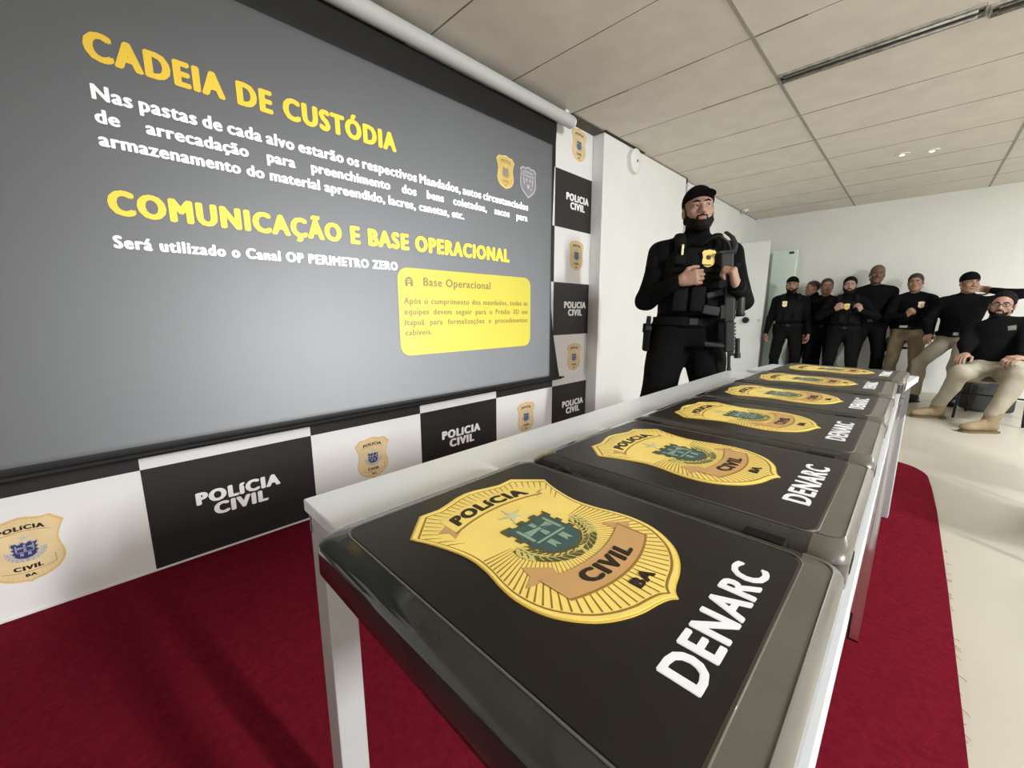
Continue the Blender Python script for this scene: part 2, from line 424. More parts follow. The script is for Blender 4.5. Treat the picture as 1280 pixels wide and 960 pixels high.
def badge(parent, place, pal, detail=2, name='badge', tz=1.0):
    """place maps local 3D (x,y,z) arrays; pal = palette; detail 2 = full relief"""
    z1 = 0.0012*tz
    def put(nm, me, m, z, par):
        xform(me, lambda v: place(np.stack([v[:, 0], v[:, 1], v[:, 2]+z], 1))); return link(nm, me, m, par)
    base = put(name, curve_mesh([shield()], z1), pal['rim'], 0, parent)
    z = z1
    t = 0.0004*tz
    if detail >= 2:
        put('rim_ridge', curve_mesh([shield(.986), shield(.952)], t*1.5), pal['field'], z, base)
        put('rim_line', curve_mesh([shield(.945), shield(.932)], t), pal['line'], z, base)
    put('field', curve_mesh([shield(.932)], t), pal['field'], z, base)
    z += t
    if detail >= 1:
        inner = shield(.925); o = (0.0, 0.0); rays = []
        N = 96 if detail >= 2 else 60
        for k in range(N):
            a = 2*math.pi*(k+.5)/N; d = (math.cos(a), math.sin(a)); tm = ray_hit(inner, o, d)
            if tm is None: continue
            if 0.15 < a < math.pi-0.15:
                if not (0.55 < a < math.pi-0.55): continue
                ra = tm-0.020
            else: ra = 0.052
            if ra > tm-.005: continue
            w0, w1 = 0.0003, 0.00095; n = (-d[1], d[0])
            rays.append([(d[0]*ra+n[0]*w0, d[1]*ra+n[1]*w0), (d[0]*ra-n[0]*w0, d[1]*ra-n[1]*w0),
                         (d[0]*tm-n[0]*w1, d[1]*tm-n[1]*w1), (d[0]*tm+n[0]*w1, d[1]*tm+n[1]*w1)])
        V = []; F = []
        for q in rays:
            n0 = len(V); V += [(x, y, 0.00012*tz) for x, y in q]; F.append((n0, n0+1, n0+2, n0+3))
        me = bpy.data.meshes.new('rays'); me.from_pydata(V, [], F); me.update()
        put('rays', me, pal['ray'], z, base)
    # upper scroll
    c = -2.4
    put('scroll', curve_mesh([arc_band(-.074, .074, .1195, .0865, c)], t), pal['field'], z+t*.6, base)
    put('scroll_edge', curve_mesh([arc_band(-.076, .078, .0875, .0848, c)], t*1.2), pal['line'], z+t*.6, base)
    put('scroll_tail', curve_mesh([[(-.073, .096), (-.091, .087), (-.081, .079), (-.083, .064), (-.066, .074)], [(.075, .080), (.092, .082), (.066, .070)]], t), pal['bronze'], z+t*.3, base)
    put('lettering', text_mesh('POLíCIA', -.064, .064, .0925, .021, 0.058, t, warp=c, z=0), pal['letter'], z+t*1.8, base)
    # star
    put('star', curve_mesh([star_pts(.001, .055, .021, .0058)], t), pal['star'], z+t*.5, base)
    # wreath
    wl = MB(); lf = []
    cx, cy, R = 0.002, -0.008, 0.049
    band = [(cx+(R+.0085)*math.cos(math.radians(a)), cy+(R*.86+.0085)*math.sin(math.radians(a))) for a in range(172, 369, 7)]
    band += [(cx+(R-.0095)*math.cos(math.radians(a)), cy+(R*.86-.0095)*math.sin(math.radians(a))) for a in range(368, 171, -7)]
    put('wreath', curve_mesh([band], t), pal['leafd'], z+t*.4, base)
    NL = 20 if detail >= 2 else 12
    for k in range(NL):
        for sde in (-1, 1):
            f = (k+.5)/NL; a = math.radians(174+192*f); rr = R+sde*.0048; px, py = cx+rr*math.cos(a), cy+rr*.86*math.sin(a)
            tang = a+math.pi/2 if f > .5 else a-math.pi/2
            tang += sde*0.5*(1 if f < .5 else -1)*-1; l, w = .0088, .0034
            if detail >= 2: lp = [(l*math.cos(q), w*math.sin(q)*(1-0.35*math.cos(q))) for q in [2*math.pi*j/8 for j in range(8)]]
            else: lp = [(l, 0), (0, w), (-l, 0), (0, -w)]
            lf.append([(px+x*math.cos(tang)-y*math.sin(tang), py+x*math.sin(tang)+y*math.cos(tang)) for x, y in lp])
    put('laurel_leaves', curve_mesh(lf, t), pal['leaf'], z+t*.9, base)
    # crest: crenelated shield with cross
    w, top, mid, bot = .0295, .027, -.024, -.042
    out = []
    n = 6
    for k in range(n):
        x0 = -w+2*w*k/n; x1 = -w+2*w*(k+1)/n; yt = top+(.0055 if k % 2 == 0 else 0)
        out += [(x0, yt), (x1, yt)]
    out.append((w+.004, top+.0055))
    for k in range(6):
        ya = top-(top-mid)*k/6; yb = top-(top-mid)*(k+1)/6; xx = w+(.0045 if k % 2 == 0 else 0)
        out += [(xx, ya), (xx, yb)]
    right = [(w*.9, mid-.006), (w*.55, bot+.004), (0, bot)]
    lft = [(-x, y) for x, y in out[12:] if x > 0][::-1]
    out2 = out+right+[(-w*.55, bot+.004), (-w*.9, mid-.006)]+lft
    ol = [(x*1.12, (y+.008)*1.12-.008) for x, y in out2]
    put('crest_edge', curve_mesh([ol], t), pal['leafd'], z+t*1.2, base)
    cr = put('crest', curve_mesh([out2], t), pal['crest'], z+t*1.6, base)
    lines = [[(-.004, .024), (.004, .024), (.0028, .0145), (-.0028, .0145)], [(-.0028, .0055), (.0028, .0055), (.0042, -.0055), (-.0042, -.0055)],
             [(-.0195, .0155), (-.0035, .0125), (-.0035, .0075), (-.0195, .0045)], [(.0195, .0155), (.0035, .0125), (.0035, .0075), (.0195, .0045)],
             [(-.0035, .0125), (.0035, .0125), (.0035, .0075), (-.0035, .0075)],
             [(-.0255, .024), (-.0215, .024), (-.0203, .010), (-.0215, -.0055), (-.0255, -.0055)], [(.0215, .024), (.0255, .024), (.0255, -.0055), (.0215, -.0055), (.0203, .010)],
             [(-.024, -.0085), (.024, -.0085), (.024, -.0115), (-.024, -.0115)],
             [(-.015, -.015), (-.006, -.015), (-.006, -.030), (-.0105, -.025), (-.015, -.030)], [(.006, -.015), (.015, -.015), (.015, -.030), (.0105, -.025), (.006, -.030)]]
    put('crest_relief', curve_mesh(lines, t), pal['crest2'], z+t*2.2, base)
    # lower scroll
    c2 = 3.0
    put('scroll_tail', curve_mesh([[(-.069, -.027), (-.046, -.050), (-.052, -.063), (-.089, -.052), (-.074, -.044)], [(.066, -.036), (.094, -.058), (.078, -.068), (.066, -.060)]], t), pal['bronze'], z+t*.4, base)
    put('scroll_edge', curve_mesh([arc_band(-.072, .079, -.069, -.1085, c2)], t), pal['line'], z+t*1.0, base)
    put('scroll', curve_mesh([arc_band(-.072, .076, -.069, -.1055, c2)], t), pal['bronze'], z+t*1.5, base)
    put('lettering', text_mesh('CIVIL', -.041, .041, -.098, .021, 0.058, t, warp=c2, z=0), pal['letter'], z+t*2.6, base)
    put('lettering', text_mesh('BA', -.013, .018, -.130, .0135, 0.054, t, z=0), pal['letter'], z+t*1.0, base)
    return base
PAL_F = dict(rim=M_gold, line=M_goldd, field=M_gold2, ray=M_goldd, bronze=M_bronze, letter=M_dark, star=M_star, leaf=M_leaf, leafd=M_leafd, crest=M_teal, crest2=M_teal2)
PAL_B = dict(rim=M_pg, line=M_pgd, field=M_pg2, ray=M_pg, bronze=M_pg2, letter=M_dark, star=M_pgrey2, leaf=M_pgrey2, leafd=M_pgrey, crest=M_navy, crest2=M_navy2)
PAL_S = dict(rim=M_sl_g2, line=M_sl_gd, field=M_sl_g, ray=M_sl_g2, bronze=M_sl_g, letter=M_sl_gd, star=M_sl_g2, leaf=M_sl_g, leafd=M_sl_gd, crest=M_sl_blue, crest2=M_sl_sd)

# ------------------------------------------------------------------ checkered backdrop on the left wall
def backdrop():
    cw, y0, zr, rh = 0.6456, 0.0445, 0.4467, 0.4301
    root = empty('checkered_backdrop', (0, 0, 0))
    tag(root, 'black and white checkered backdrop with gold badges covering the wall behind the screen', 'backdrop')
    MB().rng(-0.0035, 0.0, y0-4*cw, 3.122, 0.0135, H-0.002).build('panel', M_bwhite, root)
    zs = [0.0145]+[zr+i*rh for i in range(5)]+[H-0.003]
    first = None; fb = None
    for c in range(-2, 5):
        for r in range(6):
            ya, yb = y0+c*cw, min(y0+(c+1)*cw, 3.121)
            za, zb = zs[r], zs[r+1]
            yc = y0+c*cw+0.323 if c < 4 else 2.925
            black = (c+r) % 2 == 0
            shown = (r == 0) or c == 4
            if black:
                sq = MB().rng(0.0, 0.0012, ya, yb, za, zb).build('black_square', M_bblack, root)
                if shown:
                    zb0 = zr-rh+r*rh
                    k = 0.95 if c == 4 else 1.0
                    me = join_meshes([text_mesh('POLíCIA', yc-.165*k, yc+.165*k, zb0+.222, .056, 0.062, .0008), text_mesh('CIVIL', yc-.107*k, yc+.107*k, zb0+.158, .056, 0.062, .0008)])
                    link('lettering', xform(me, on_wall(0.0012)), M_bletter, sq)
            elif shown:
                zc = zr-rh+r*rh+.232
                S = (0.205/.24, .245/.312)
                badge(root, lambda v: np.stack([v[:, 2], yc+v[:, 0]*S[0], zc+v[:, 1]*S[1]], 1), PAL_B, 1, 'badge_print')
backdrop()

# ------------------------------------------------------------------ projection screen with slide
def screen():
    xs = 0.09
    root = empty('projection_screen', (xs, 1.0, 2.4))
    tag(root, 'large pull-down projection screen showing a grey slide with yellow headings', 'projection screen')
    yL, yR, zt, zb = -0.75, 2.478, 2.258, 0.566
    def P(o):   # parts are built in world space
        o.matrix_parent_inverse = Matrix.Translation(-Vector((xs, 1.0, 2.4))); return o
    # canvas: slightly waved sheet, thin
    nY, nZ = 60, 34
    b = MB(); g = {}
    for i in range(nY+1):
        for j in range(nZ+1):
            y = yL+(yR-yL)*i/nY; z = zb+(zt-zb)*j/nZ
            if j == 0: z += 0.05*max(0, (0.6-y))*0.0
            g[i, j] = b.bm.verts.new((xs-0.001, y, z))
    for i in range(nY):
        for j in range(nZ):
            b.bm.faces.new((g[i, j], g[i+1, j], g[i+1, j+1], g[i, j+1]))
    P(b.build('canvas', M_canvas, root))
    # border: right edge profile curls in the middle, plus the black band on top and bottom, the back sheet
    prof = [(2.420, 2.530), (2.30, 2.522), (2.15, 2.512), (1.9, 2.500), (1.6, 2.490), (1.3, 2.488), (1.1, 2.492), (0.9, 2.522), (0.75, 2.558), (0.60, 2.596), (0.548, 2.612)]
    out = [(yL-.08, 2.42)]+[(y, z) for z, y in prof]+[(2.55, 0.530), (yL-.08, 0.530)]
    me = curve_mesh([out], 0.0015)
    P(link('border', xform(me, on_wall(xs-0.0045)), M_border, root))
    t = MB(); t.cyl((0.12, yL-.12, 2.452), (0.12, 2.655, 2.452), 0.043, n=28)
    P(t.build('roller_case', M_tube, root, True, auto=40))
    t = MB(); t.cyl((0.12, 2.655, 2.452), (0.12, 2.672, 2.452), 0.038, n=24).rng(0.02, 0.11, 2.60, 2.64, 2.47, 2.53)
    P(t.build('end_bracket', M_white, root))
    t = MB(); t.cyl((xs, yL-.08, 0.528), (xs, 2.628, 0.536), 0.012, n=14).cyl((xs, 2.60, 0.536), (xs, 2.665, 0.537), 0.007, n=10)
    P(t.build('bottom_bar', M_border, root, True, auto=40))
    # black strip beneath the picture
    pt = xs+0.0005
    def put(nm, me, m, z=0.0, par=None):
        o = link(nm, xform(me, on_wall(pt+z)), m, par or root)
        if par is None: P(o)
        return o
    put('heading', text_mesh('CADEIA DE CUSTÓDIA', .077, 1.205, 1.884, .088, .060, .0006), M_sl_y)
    put('paragraph', line_words('Nas pastas de cada alvo estarão os respectivos Mandados, autos circustanciados'.split(), .078, 2.219, 1.764, .047, .040, .0006, 1.0, .97), M_sl_w)
    put('paragraph', line_words('de arrecadação para preenchimento dos bens coletados, sacos para'.split(), .077, 2.213, 1.692, .044, .040, .0006, .98, .95), M_sl_w)
    put('paragraph', line_words('armazenamento do material apreendido, lacres, canetas, etc.'.split(), .077, 1.645, 1.620, .044, .040, .0006, .97, .95), M_sl_w)
    put('heading', text_mesh('COMUNICAÇÃO E BASE OPERACIONAL', .074, 2.032, 1.400, .084, .060, .0006), M_sl_y)
    put('paragraph', text_mesh('Será utilizado o Canal OP PERIMETRO ZERO', .072, 1.178, 1.288, .043, .050, .0006), M_sl_w)
    bx = put('text_box', curve_mesh([[(p[0], p[1]) for p in rrect(1.172, 2.248, .822, 1.308, .062, 0)]], .0006), M_sl_box)
    put('box_title', text_mesh('Base Operacional', 1.337, 1.854, 1.214, .046, .018, .0005, spacing=1.05), M_sl_t, .0008)
    ic = [(1.219, 1.208), (1.219, 1.240), (1.226, 1.252), (1.243, 1.260), (1.260, 1.252), (1.267, 1.240), (1.267, 1.208), (1.252, 1.208), (1.252, 1.222), (1.234, 1.222), (1.234, 1.208)]
    put('box_icon', curve_mesh([ic, [(1.231, 1.246), (1.231, 1.240), (1.255, 1.240), (1.255, 1.246)], [(1.231, 1.235), (1.231, 1.229), (1.255, 1.229), (1.255, 1.235)]], .0005), M_sl_t, .0008)
    for wds, ba, x1 in (('Após o cumprimento dos mandados, todas as', 1.112, 2.216), ('equipes devem seguir para o Prédio 3D em', 1.052, 2.216),
                        ('Itapuã para formalizações e procedimentos', .993, 2.216), ('cabíveis.', .936, 1.400)):
        put('box_text', line_words(wds.split(), 1.206, x1, ba, .033, .020, .0005, 1.0, 1.06), M_sl_t, .0008)
    def place(v): return np.stack([pt+v[:, 2], 1.999+v[:, 0]*.168/.24, 1.969+v[:, 1]*.205/.312], 1)
    P(badge(root, place, PAL_S, 1, 'slide_badge', 0.8))
    # silver crest beside it
    half = [(0, .095), (.03, .083), (.055, .088), (.083, .070), (.076, .045), (.082, 0), (.080, -.035), (.060, -.070), (0, -.113)]
    full = half+[(-x, y) for x, y in half[-2:0:-1]]
    sc = lambda k: [(x*k, y*k) for x, y in full]
    c0 = (2.219, 1.958)
    sh = lambda lp: [(x+c0[0], y+c0[1]) for x, y in lp]
    s = put('slide_crest', curve_mesh([sh(sc(1.0)), sh(sc(.88))], .0006), M_sl_s)
    put('crest_field', curve_mesh([sh(sc(.86))], .0004), M_sl_sd, 0, s)
    put('crest_lettering', text_mesh('DENARC', c0[0]-.060, c0[0]+.060, c0[1]+.046, .021, .03, .0005, warp=-2.0), M_sl_s, .0008, s)
    pl = [[(-.058, .036), (.058, .036), (.056, .028), (-.056, .028)], [(-.052, .02), (-.040, .02), (-.034, -.035), (-.048, -.02)], [(.052, .02), (.040, .02), (.034, -.035), (.048, -.02)],
          [(-.026, .014), (-.010, .020), (-.008, -.004), (-.022, -.010)], [(.026, .014), (.010, .020), (.008, -.004), (.022, -.010)], [(-.016, -.022), (.016, -.022), (.010, -.050), (-.010, -.050)], [(.024, -.044), (.040, -.040), (.020, -.070)]]
    put('crest_relief', curve_mesh([sh(p) for p in pl], .0005), M_sl_s, .0008, s)
screen()

# ------------------------------------------------------------------ tables
TX0, TX1, TY0, TY1, TZ = 1.420, 2.112, 0.208, 2.37, 0.75
def tables():
    r = empty('long_table', ((TX0+TX1)/2, (TY0+TY1)/2, 0)); tag(r, 'long narrow white table holding the row of black folders', 'table')
    L = Matrix.Translation(-Vector(((TX0+TX1)/2, (TY0+TY1)/2, 0)))
    MB().rng(TX0, TX1, TY0, TY1, TZ-0.022, TZ, bev=0.0025).build('tabletop', M_twhite, r, M=L)
    ap = MB(); ap.rng(TX0+.004, TX0+.020, TY0+.006, TY1-.006, TZ-.060, TZ-.0222).rng(TX1-.020, TX1-.002, TY0+.006, TY1-.006, TZ-.052, TZ-.0222)
    ap.rng(TX0+.020, TX1-.020, TY0+.004, TY0+.018, TZ-.060, TZ-.0222).rng(TX0+.020, TX1-.020, TY1-.018, TY1-.004, TZ-.060, TZ-.0222)
    ap.build('apron', M_tgrey, r, M=L)
    for x in (TX0+.006, TX1-.056):
        for y in (TY0+.006, TY1-.056):
            MB().rng(x, x+.05, y, y+.05, 0.009, TZ-.0222, bev=.002).build('leg', M_tgrey, r, M=L)
    s = MB(); s.rng(TX1+.0005, TX1+.0025, .52, 2.30, TZ-.032, TZ-.001).rng(TX1+.0025, TX1+.010, .52, 2.30, TZ-.032, TZ-.0300)
    s.build('edge_strip', M_clear, r, M=L)
    r2 = empty('side_table', (1.83, 2.66, 0), math.radians(-6)); tag(r2, 'small white topped table beyond the far end of the long table', 'table')
    MB().rng(-.33, .315, -.19, .19, TZ-.030, TZ-.001, bev=.003).build('tabletop', M_twhite, r2)
    MB().rng(.20, .300, -.165, .13, TZ-.19, TZ-.0305, bev=.01).build('drawer_box', M_dgrey, r2)
    for x in (-.30, .26):
        for y in (-.16, .12): MB().rng(x, x+.035, y, y+.035, 0.009 if y < 0 else 0.009, TZ-.0305, bev=.002).build('leg', M_tgrey, r2)
tables()

# ------------------------------------------------------------------ black document folders
def make_folder():
    """local: origin at the centre of the base; x = world X, y = world Y"""
    hx, hy, h = 0.236, 0.190, 0.050
    r = empty('document_folder')
    b = MB(); lp = []
    for ins, z, rad in ((.0015, 0.0, .022), (0, .0015, .023), (0, .012, .024), (0, .033, .024), (.002, .0385, .024), (.007, .0430, .024), (.014, .0464, .024), (.023, .0488, .021),
                        (.0265, .0500, .020), (.0290, .0505, .020), (.0315, .0500, .018), (.033, .0494, .016)):
        lp.append(rrect(-hx+ins, hx-ins*.30, -hy+ins, hy-ins*.7, rad, z))
    b.loft(lp); b.build('case', M_case, r, True, auto=50)
    # grey sleeve strip on the side nearest the aisle, and the printed sheet
    me = curve_mesh([[(p[0], p[1]) for p in rrect(-hx+.040, hx-.013, -hy+.0335, hy-.0335, .010, 0)]], .0004)
    link('sleeve', xform(me, lambda v: v+np.array([0, 0, .0502])), M_sleeve, r)
    # grey covering over the aisle end of the case
    bm2 = MB(); bm2.loft([[(x+.0004*(1 if x > 0 else -1), y+.0004*(1 if y > 0 else -1), z+.0005) for x, y, z in q] for q in lp[3:]], cap0=False)
    bmesh.ops.bisect_plane(bm2.bm, geom=bm2.bm.verts[:]+bm2.bm.edges[:]+bm2.bm.faces[:], plane_co=(.199, 0, 0), plane_no=(1, 0, 0), clear_inner=True)
    bm2.build('lip', M_sleeve, r, True, auto=50)
    me = curve_mesh([[(p[0], p[1]) for p in rrect(-hx+.033, .200, -hy+.0300, hy-.0300, .018, 0)]], .0005)
    link('print_sheet', xform(me, lambda v: v+np.array([0, 0, .0506])), M_print, r)
    ztop = .0511
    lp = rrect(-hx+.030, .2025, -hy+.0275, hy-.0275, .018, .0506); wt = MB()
    wt.tube(lp+lp[:1], .0011, n=6); wt.build('ridge_highlight', M_sleeve, r, True)  # paler tube added as the bright highlight line along the panel ridge
    # badge: local right = +Y, up = -X ; centre at world X 1.84 with folder centre 1.8675
    def place(v): return np.stack([-0.0275-v[:, 1], 0.003+v[:, 0], ztop+v[:, 2]], 1)
    badge(r, place, PAL_F, 2, 'badge')
    me = text_mesh('DENARC', -.083, .106, -0.1835, .0325, 0.036, .0004)
    link('lettering', xform(me, lambda v: np.stack([-v[:, 1], v[:, 0], ztop+v[:, 2]], 1)), M_lwhite, r)
    for x in (-.195, .137):
        MB().rng(x, x+.044, hy-.017, hy+.0045, .028, .0508, bev=.002).build('hinge', M_clip, r)
    MB().rng(hx-.006, hx+.001, -hy+.03, -hy+.075, .010, .026, bev=.003).build('latch', M_clip, r)
    return r
FX = 1.8685
fold = make_folder()
OFF = [(0, 0, 0), (0, .391, 0), (-.002, .781, 0.004), (-.001, 1.170, -.004), (-.002, 1.578, .006), (.020, 1.995, -.03)]
LAB = ['black folder with gold badge nearest the camera, overhanging the near end of the white table',
       'second black badge folder from the near end of the white table',
       'third black badge folder from the near end of the white table',
       'fourth black badge folder, third from the far end of the white table',
       'fifth black badge folder, last but one at the far end of the row',
       'farthest black badge folder, bridging the gap to the small side table']
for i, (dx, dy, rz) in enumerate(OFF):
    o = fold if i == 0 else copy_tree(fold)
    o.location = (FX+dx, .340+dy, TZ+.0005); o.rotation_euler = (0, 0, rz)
    tag(o, LAB[i], 'folder', 'black badge folders in a row on the table')

# ------------------------------------------------------------------ small fittings on walls and ceiling
t = MB(); t.cyl((0.109, 3.60, 2.408), (0.150, 3.60, 2.408), 0.102, n=40).cyl((0.150, 3.60, 2.408), (0.158, 3.60, 2.408), 0.098, 0.085, n=40)
f = t.build('wall_fitting', M_white, None, True, auto=35); tag(f, 'round white fitting mounted high on the white wall by the ceiling', 'wall fitting')
MB().cyl((0.158, 3.60, 2.408), (0.1595, 3.60, 2.408), 0.012, n=16).build('centre_button', M_dgrey, f)
o = MB().rng(0.078, 0.108, 4.806, 4.842, H-0.055, H-0.005, bev=.004).build('black_sensor', M_black); tag(o, 'small black sensor at the top of the grey wall strip', 'sensor')
t = MB(); t.cyl((0.14, 6.85, H-.001), (0.14, 6.85, H-.02), .05, n=24); o = t.build('dome_camera', M_white); t = MB(); t.sph((0.14, 6.85, H-.022), .038); t.build('dome', M_metal, o, True)
tag(o, 'small shiny ceiling dome near the back left corner', 'ceiling dome')
for (x, y, lb) in ((1.83, 5.56, 'left one of two small ceiling spotlights'), (2.03, 5.63, 'right one of two small ceiling spotlights')):
    t = MB(); t.cyl((x, y, H-.0005), (x, y, H-.008), .055, n=24); o = t.build('spotlight', M_ceil); tag(o, lb, 'ceiling spotlight', 'small ceiling spotlights')
    MB().cyl((x, y, H-.008), (x, y, H-.011), .016, n=16).build('bulb', M_glow, o)
def strip_light(x0, x1, y, label, lit=False):
    r = empty('strip_light', ((x0+x1)/2, y, H)); tag(r, label, 'ceiling light', 'strip lights set in the ceiling')
    hx = (x1-x0)/2
    b = MB(); b.rng(-hx, hx, -.058, -.052, -.012, .002).rng(-hx, hx, .052, .058, -.012, .002).rng(-hx, -hx+.006, -.052, .052, -.012, .002).rng(hx-.006, hx, -.052, .052, -.012, .002)
    b.rng(-hx+.006, hx-.006, -.052, .052, -.0015, .002)
    b.build('housing', M_fix, r)
    if not lit:
        MB().rng(-hx+.01, hx-.01, -.006, .004, -.016, -.0016, bev=.002).build('spine', M_fixd, r)
        for yy in (-.030, .028): MB().cyl((-hx+.03, yy, -.011), (hx-.03, yy, -.011), .008, n=10).build('tube', M_fix, r, True)
    return r
strip_light(1.306, 2.185, 3.273, 'unlit grey strip light set into the ceiling tiles, near section')
strip_light(2.195, 3.40, 3.310, 'unlit grey strip light continuing to the right edge of the photo')

# ------------------------------------------------------------------ door leaf and panel at the back left
d = MB().rng(0.085, 0.475, 6.98, 7.02, 0.008, 2.085, bev=.003).build('door_1', M_door); d['kind'] = 'structure'
t = MB(); t.cyl((0.255, 6.979, .945), (0.255, 6.955, .945), .020, n=16).cyl((0.255, 6.956, .945), (0.255, 6.935, .945), .048, .044, n=28); t.build('knob', M_black, d, True, auto=40)
MB().rng(0.415, 0.440, 6.972, 6.979, .925, .965, bev=.002).build('lock_plate', M_metal, d)
p = MB().rng(0.40, 0.72, 7.50, 7.60, 0.0, 1.99, bev=.004).build('green_panel', M_green); tag(p, 'tall narrow pale green panel behind the officer in the black cap', 'panel')
MB().rng(0.62, 0.68, 7.49, 7.4995, 1.93, 1.965, bev=.003).build('catch', M_dgrey, p)

# ------------------------------------------------------------------ people: smooth blended bodies meshed from distance fields
def V3(*a): return np.array(a, float)
def unit(v): return v/(np.linalg.norm(v)+1e-12)
class Field:
    """list of shapes joined smoothly; meshed on a grid with surface nets"""
    def __init__(s): s.p = []
    def cap(s, a, b, r1, r2=None, k=.03, op='u'):
        s.p.append(('c', np.array(a, float), np.array(b, float), r1, r1 if r2 is None else r2, k, op)); return s
    def ell(s, c, r, R=None, k=.03, op='u'):
        s.p.append(('e', np.array(c, float), np.array(r, float), np.eye(3) if R is None else np.array(R, float), None, k, op)); return s
    def box(s, c, h, R=None, rd=.01, k=.02, op='u'):
        s.p.append(('b', np.array(c, float), np.array(h, float), np.eye(3) if R is None else np.array(R, float), rd, k, op)); return s
    def cut(s, p, n):
        """keep the side the normal points away from"""
        s.p.append(('h', np.array(p, float), unit(np.array(n, float)), None, None, 0, 'i')); return s
    def bbox(s, q):
        if q[0] == 'c':
            r = max(q[3], q[4]); return np.minimum(q[1], q[2])-r, np.maximum(q[1], q[2])+r
        e = np.abs(q[3].T) @ (q[2]+(q[4] or 0) if q[0] == 'b' else q[2]); return q[1]-e, q[1]+e
    def mesh(s, h):
        us = [q for q in s.p if q[6] == 'u']
        B = [s.bbox(q) for q in us]; lo = np.min([b[0] for b in B], 0)-3*h; hi = np.max([b[1] for b in B], 0)+3*h
        n = np.ceil((hi-lo)/h).astype(int)+1
        ax = [(lo[i]+h*np.arange(n[i])).astype(np.float32) for i in range(3)]
        D = np.full(n, 10.0, np.float32)
        for q in s.p:
            k = max(q[5], 1e-4)
            if q[0] == 'h':
                d = (ax[0]-q[1][0])[:, None, None]*q[2][0]+(ax[1]-q[1][1])[None, :, None]*q[2][1]+(ax[2]-q[1][2])[None, None, :]*q[2][2]
                D = np.maximum(D, d.astype(np.float32)); continue
            a, b = s.bbox(q); m = k+3*h
            i0 = np.clip(np.floor((a-m-lo)/h).astype(int), 0, n); i1 = np.clip(np.ceil((b+m-lo)/h).astype(int)+1, 0, n)
            if np.any(i1 <= i0): continue
            sl = tuple(slice(i0[i], i1[i]) for i in range(3))
            X = ax[0][sl[0]][:, None, None]; Y = ax[1][sl[1]][None, :, None]; Z = ax[2][sl[2]][None, None, :]
            px, py, pz = X-np.float32(q[1][0]), Y-np.float32(q[1][1]), Z-np.float32(q[1][2])
            if q[0] == 'c':
                u = (q[2]-q[1]); L = float(u @ u)+1e-12; u = u.astype(np.float32)
                t = np.clip((px*u[0]+py*u[1]+pz*u[2])/np.float32(L), 0, 1)
                d = np.sqrt((px-t*u[0])**2+(py-t*u[1])**2+(pz-t*u[2])**2)-(np.float32(q[3])+t*np.float32(q[4]-q[3]))
            else:
                R = q[3].astype(np.float32); r = q[2].astype(np.float32)
                l = [R[i, 0]*px+R[i, 1]*py+R[i, 2]*pz for i in range(3)]
                if q[0] == 'e':
                    k0 = np.sqrt((l[0]/r[0])**2+(l[1]/r[1])**2+(l[2]/r[2])**2)
                    k1 = np.sqrt((l[0]/r[0]**2)**2+(l[1]/r[1]**2)**2+(l[2]/r[2]**2)**2)+1e-9
                    d = k0*(k0-1)/k1
                else:
                    g = [np.abs(l[i])-r[i] for i in range(3)]
                    d = np.sqrt(np.maximum(g[0], 0)**2+np.maximum(g[1], 0)**2+np.maximum(g[2], 0)**2)+np.minimum(np.maximum(np.maximum(g[0], g[1]), g[2]), 0)-q[4]
            F = D[sl]
            if q[6] == 'u':
                w = np.clip(.5+.5*(F-d)/k, 0, 1); D[sl] = F*(1-w)+d*w-k*w*(1-w)
            else:       # smooth subtraction
                w = np.clip(.5-.5*(F+d)/k, 0, 1); D[sl] = F*(1-w)+(-d)*w+k*w*(1-w)
        return nets(D, lo, h)
def nets(D, lo, h):
    ins = D < 0; nx, ny, nz = D.shape
    cnt = np.zeros((nx-1, ny-1, nz-1), np.int8); C8 = [(i, j, k) for i in (0, 1) for j in (0, 1) for k in (0, 1)]
    for i, j, k in C8: cnt += ins[i:nx-1+i, j:ny-1+j, k:nz-1+k]
    idx = np.argwhere((cnt > 0) & (cnt < 8))
    if len(idx) == 0: return np.zeros((0, 3)), []
    vals = np.stack([D[idx[:, 0]+i, idx[:, 1]+j, idx[:, 2]+k] for i, j, k in C8], 1).astype(float)
    acc = np.zeros((len(idx), 3)); num = np.zeros(len(idx)); P = np.array(C8, float)
    for a in range(8):
        for b in range(a+1, 8):
            if np.abs(P[a]-P[b]).sum() != 1: continue
            va, vb = vals[:, a], vals[:, b]; m = (va < 0) != (vb < 0)
            t = np.where(m, va/(va-vb+1e-20), 0)
            acc += np.where(m[:, None], P[a]+t[:, None]*(P[b]-P[a]), 0); num += m
    V = lo+h*(idx+acc/num[:, None])
    vid = np.full(cnt.shape, -1, np.int64); vid[idx[:, 0], idx[:, 1], idx[:, 2]] = np.arange(len(idx))
    Q = []
    for axn in range(3):
        sa = [slice(None)]*3; sb = [slice(None)]*3; sa[axn] = slice(0, -1); sb[axn] = slice(1, None)
        A, Bm = ins[tuple(sa)], ins[tuple(sb)]; e = np.argwhere(A != Bm)
        o1, o2 = [i for i in range(3) if i != axn]
        e = e[(e[:, o1] > 0) & (e[:, o2] > 0) & (e[:, o1] < D.shape[o1]-1) & (e[:, o2] < D.shape[o2]-1)]
        if len(e) == 0: continue
        def g(d1, d2):
            c = e.copy(); c[:, o1] += d1; c[:, o2] += d2; return vid[c[:, 0], c[:, 1], c[:, 2]]
        q = np.stack([g(-1, -1), g(0, -1), g(0, 0), g(-1, 0)], 1)
        fl = A[e[:, 0], e[:, 1], e[:, 2]]
        if axn == 1: fl = ~fl
        q = np.where(fl[:, None], q, q[:, ::-1]); Q.append(q)
    return V, (np.concatenate(Q) if Q else [])
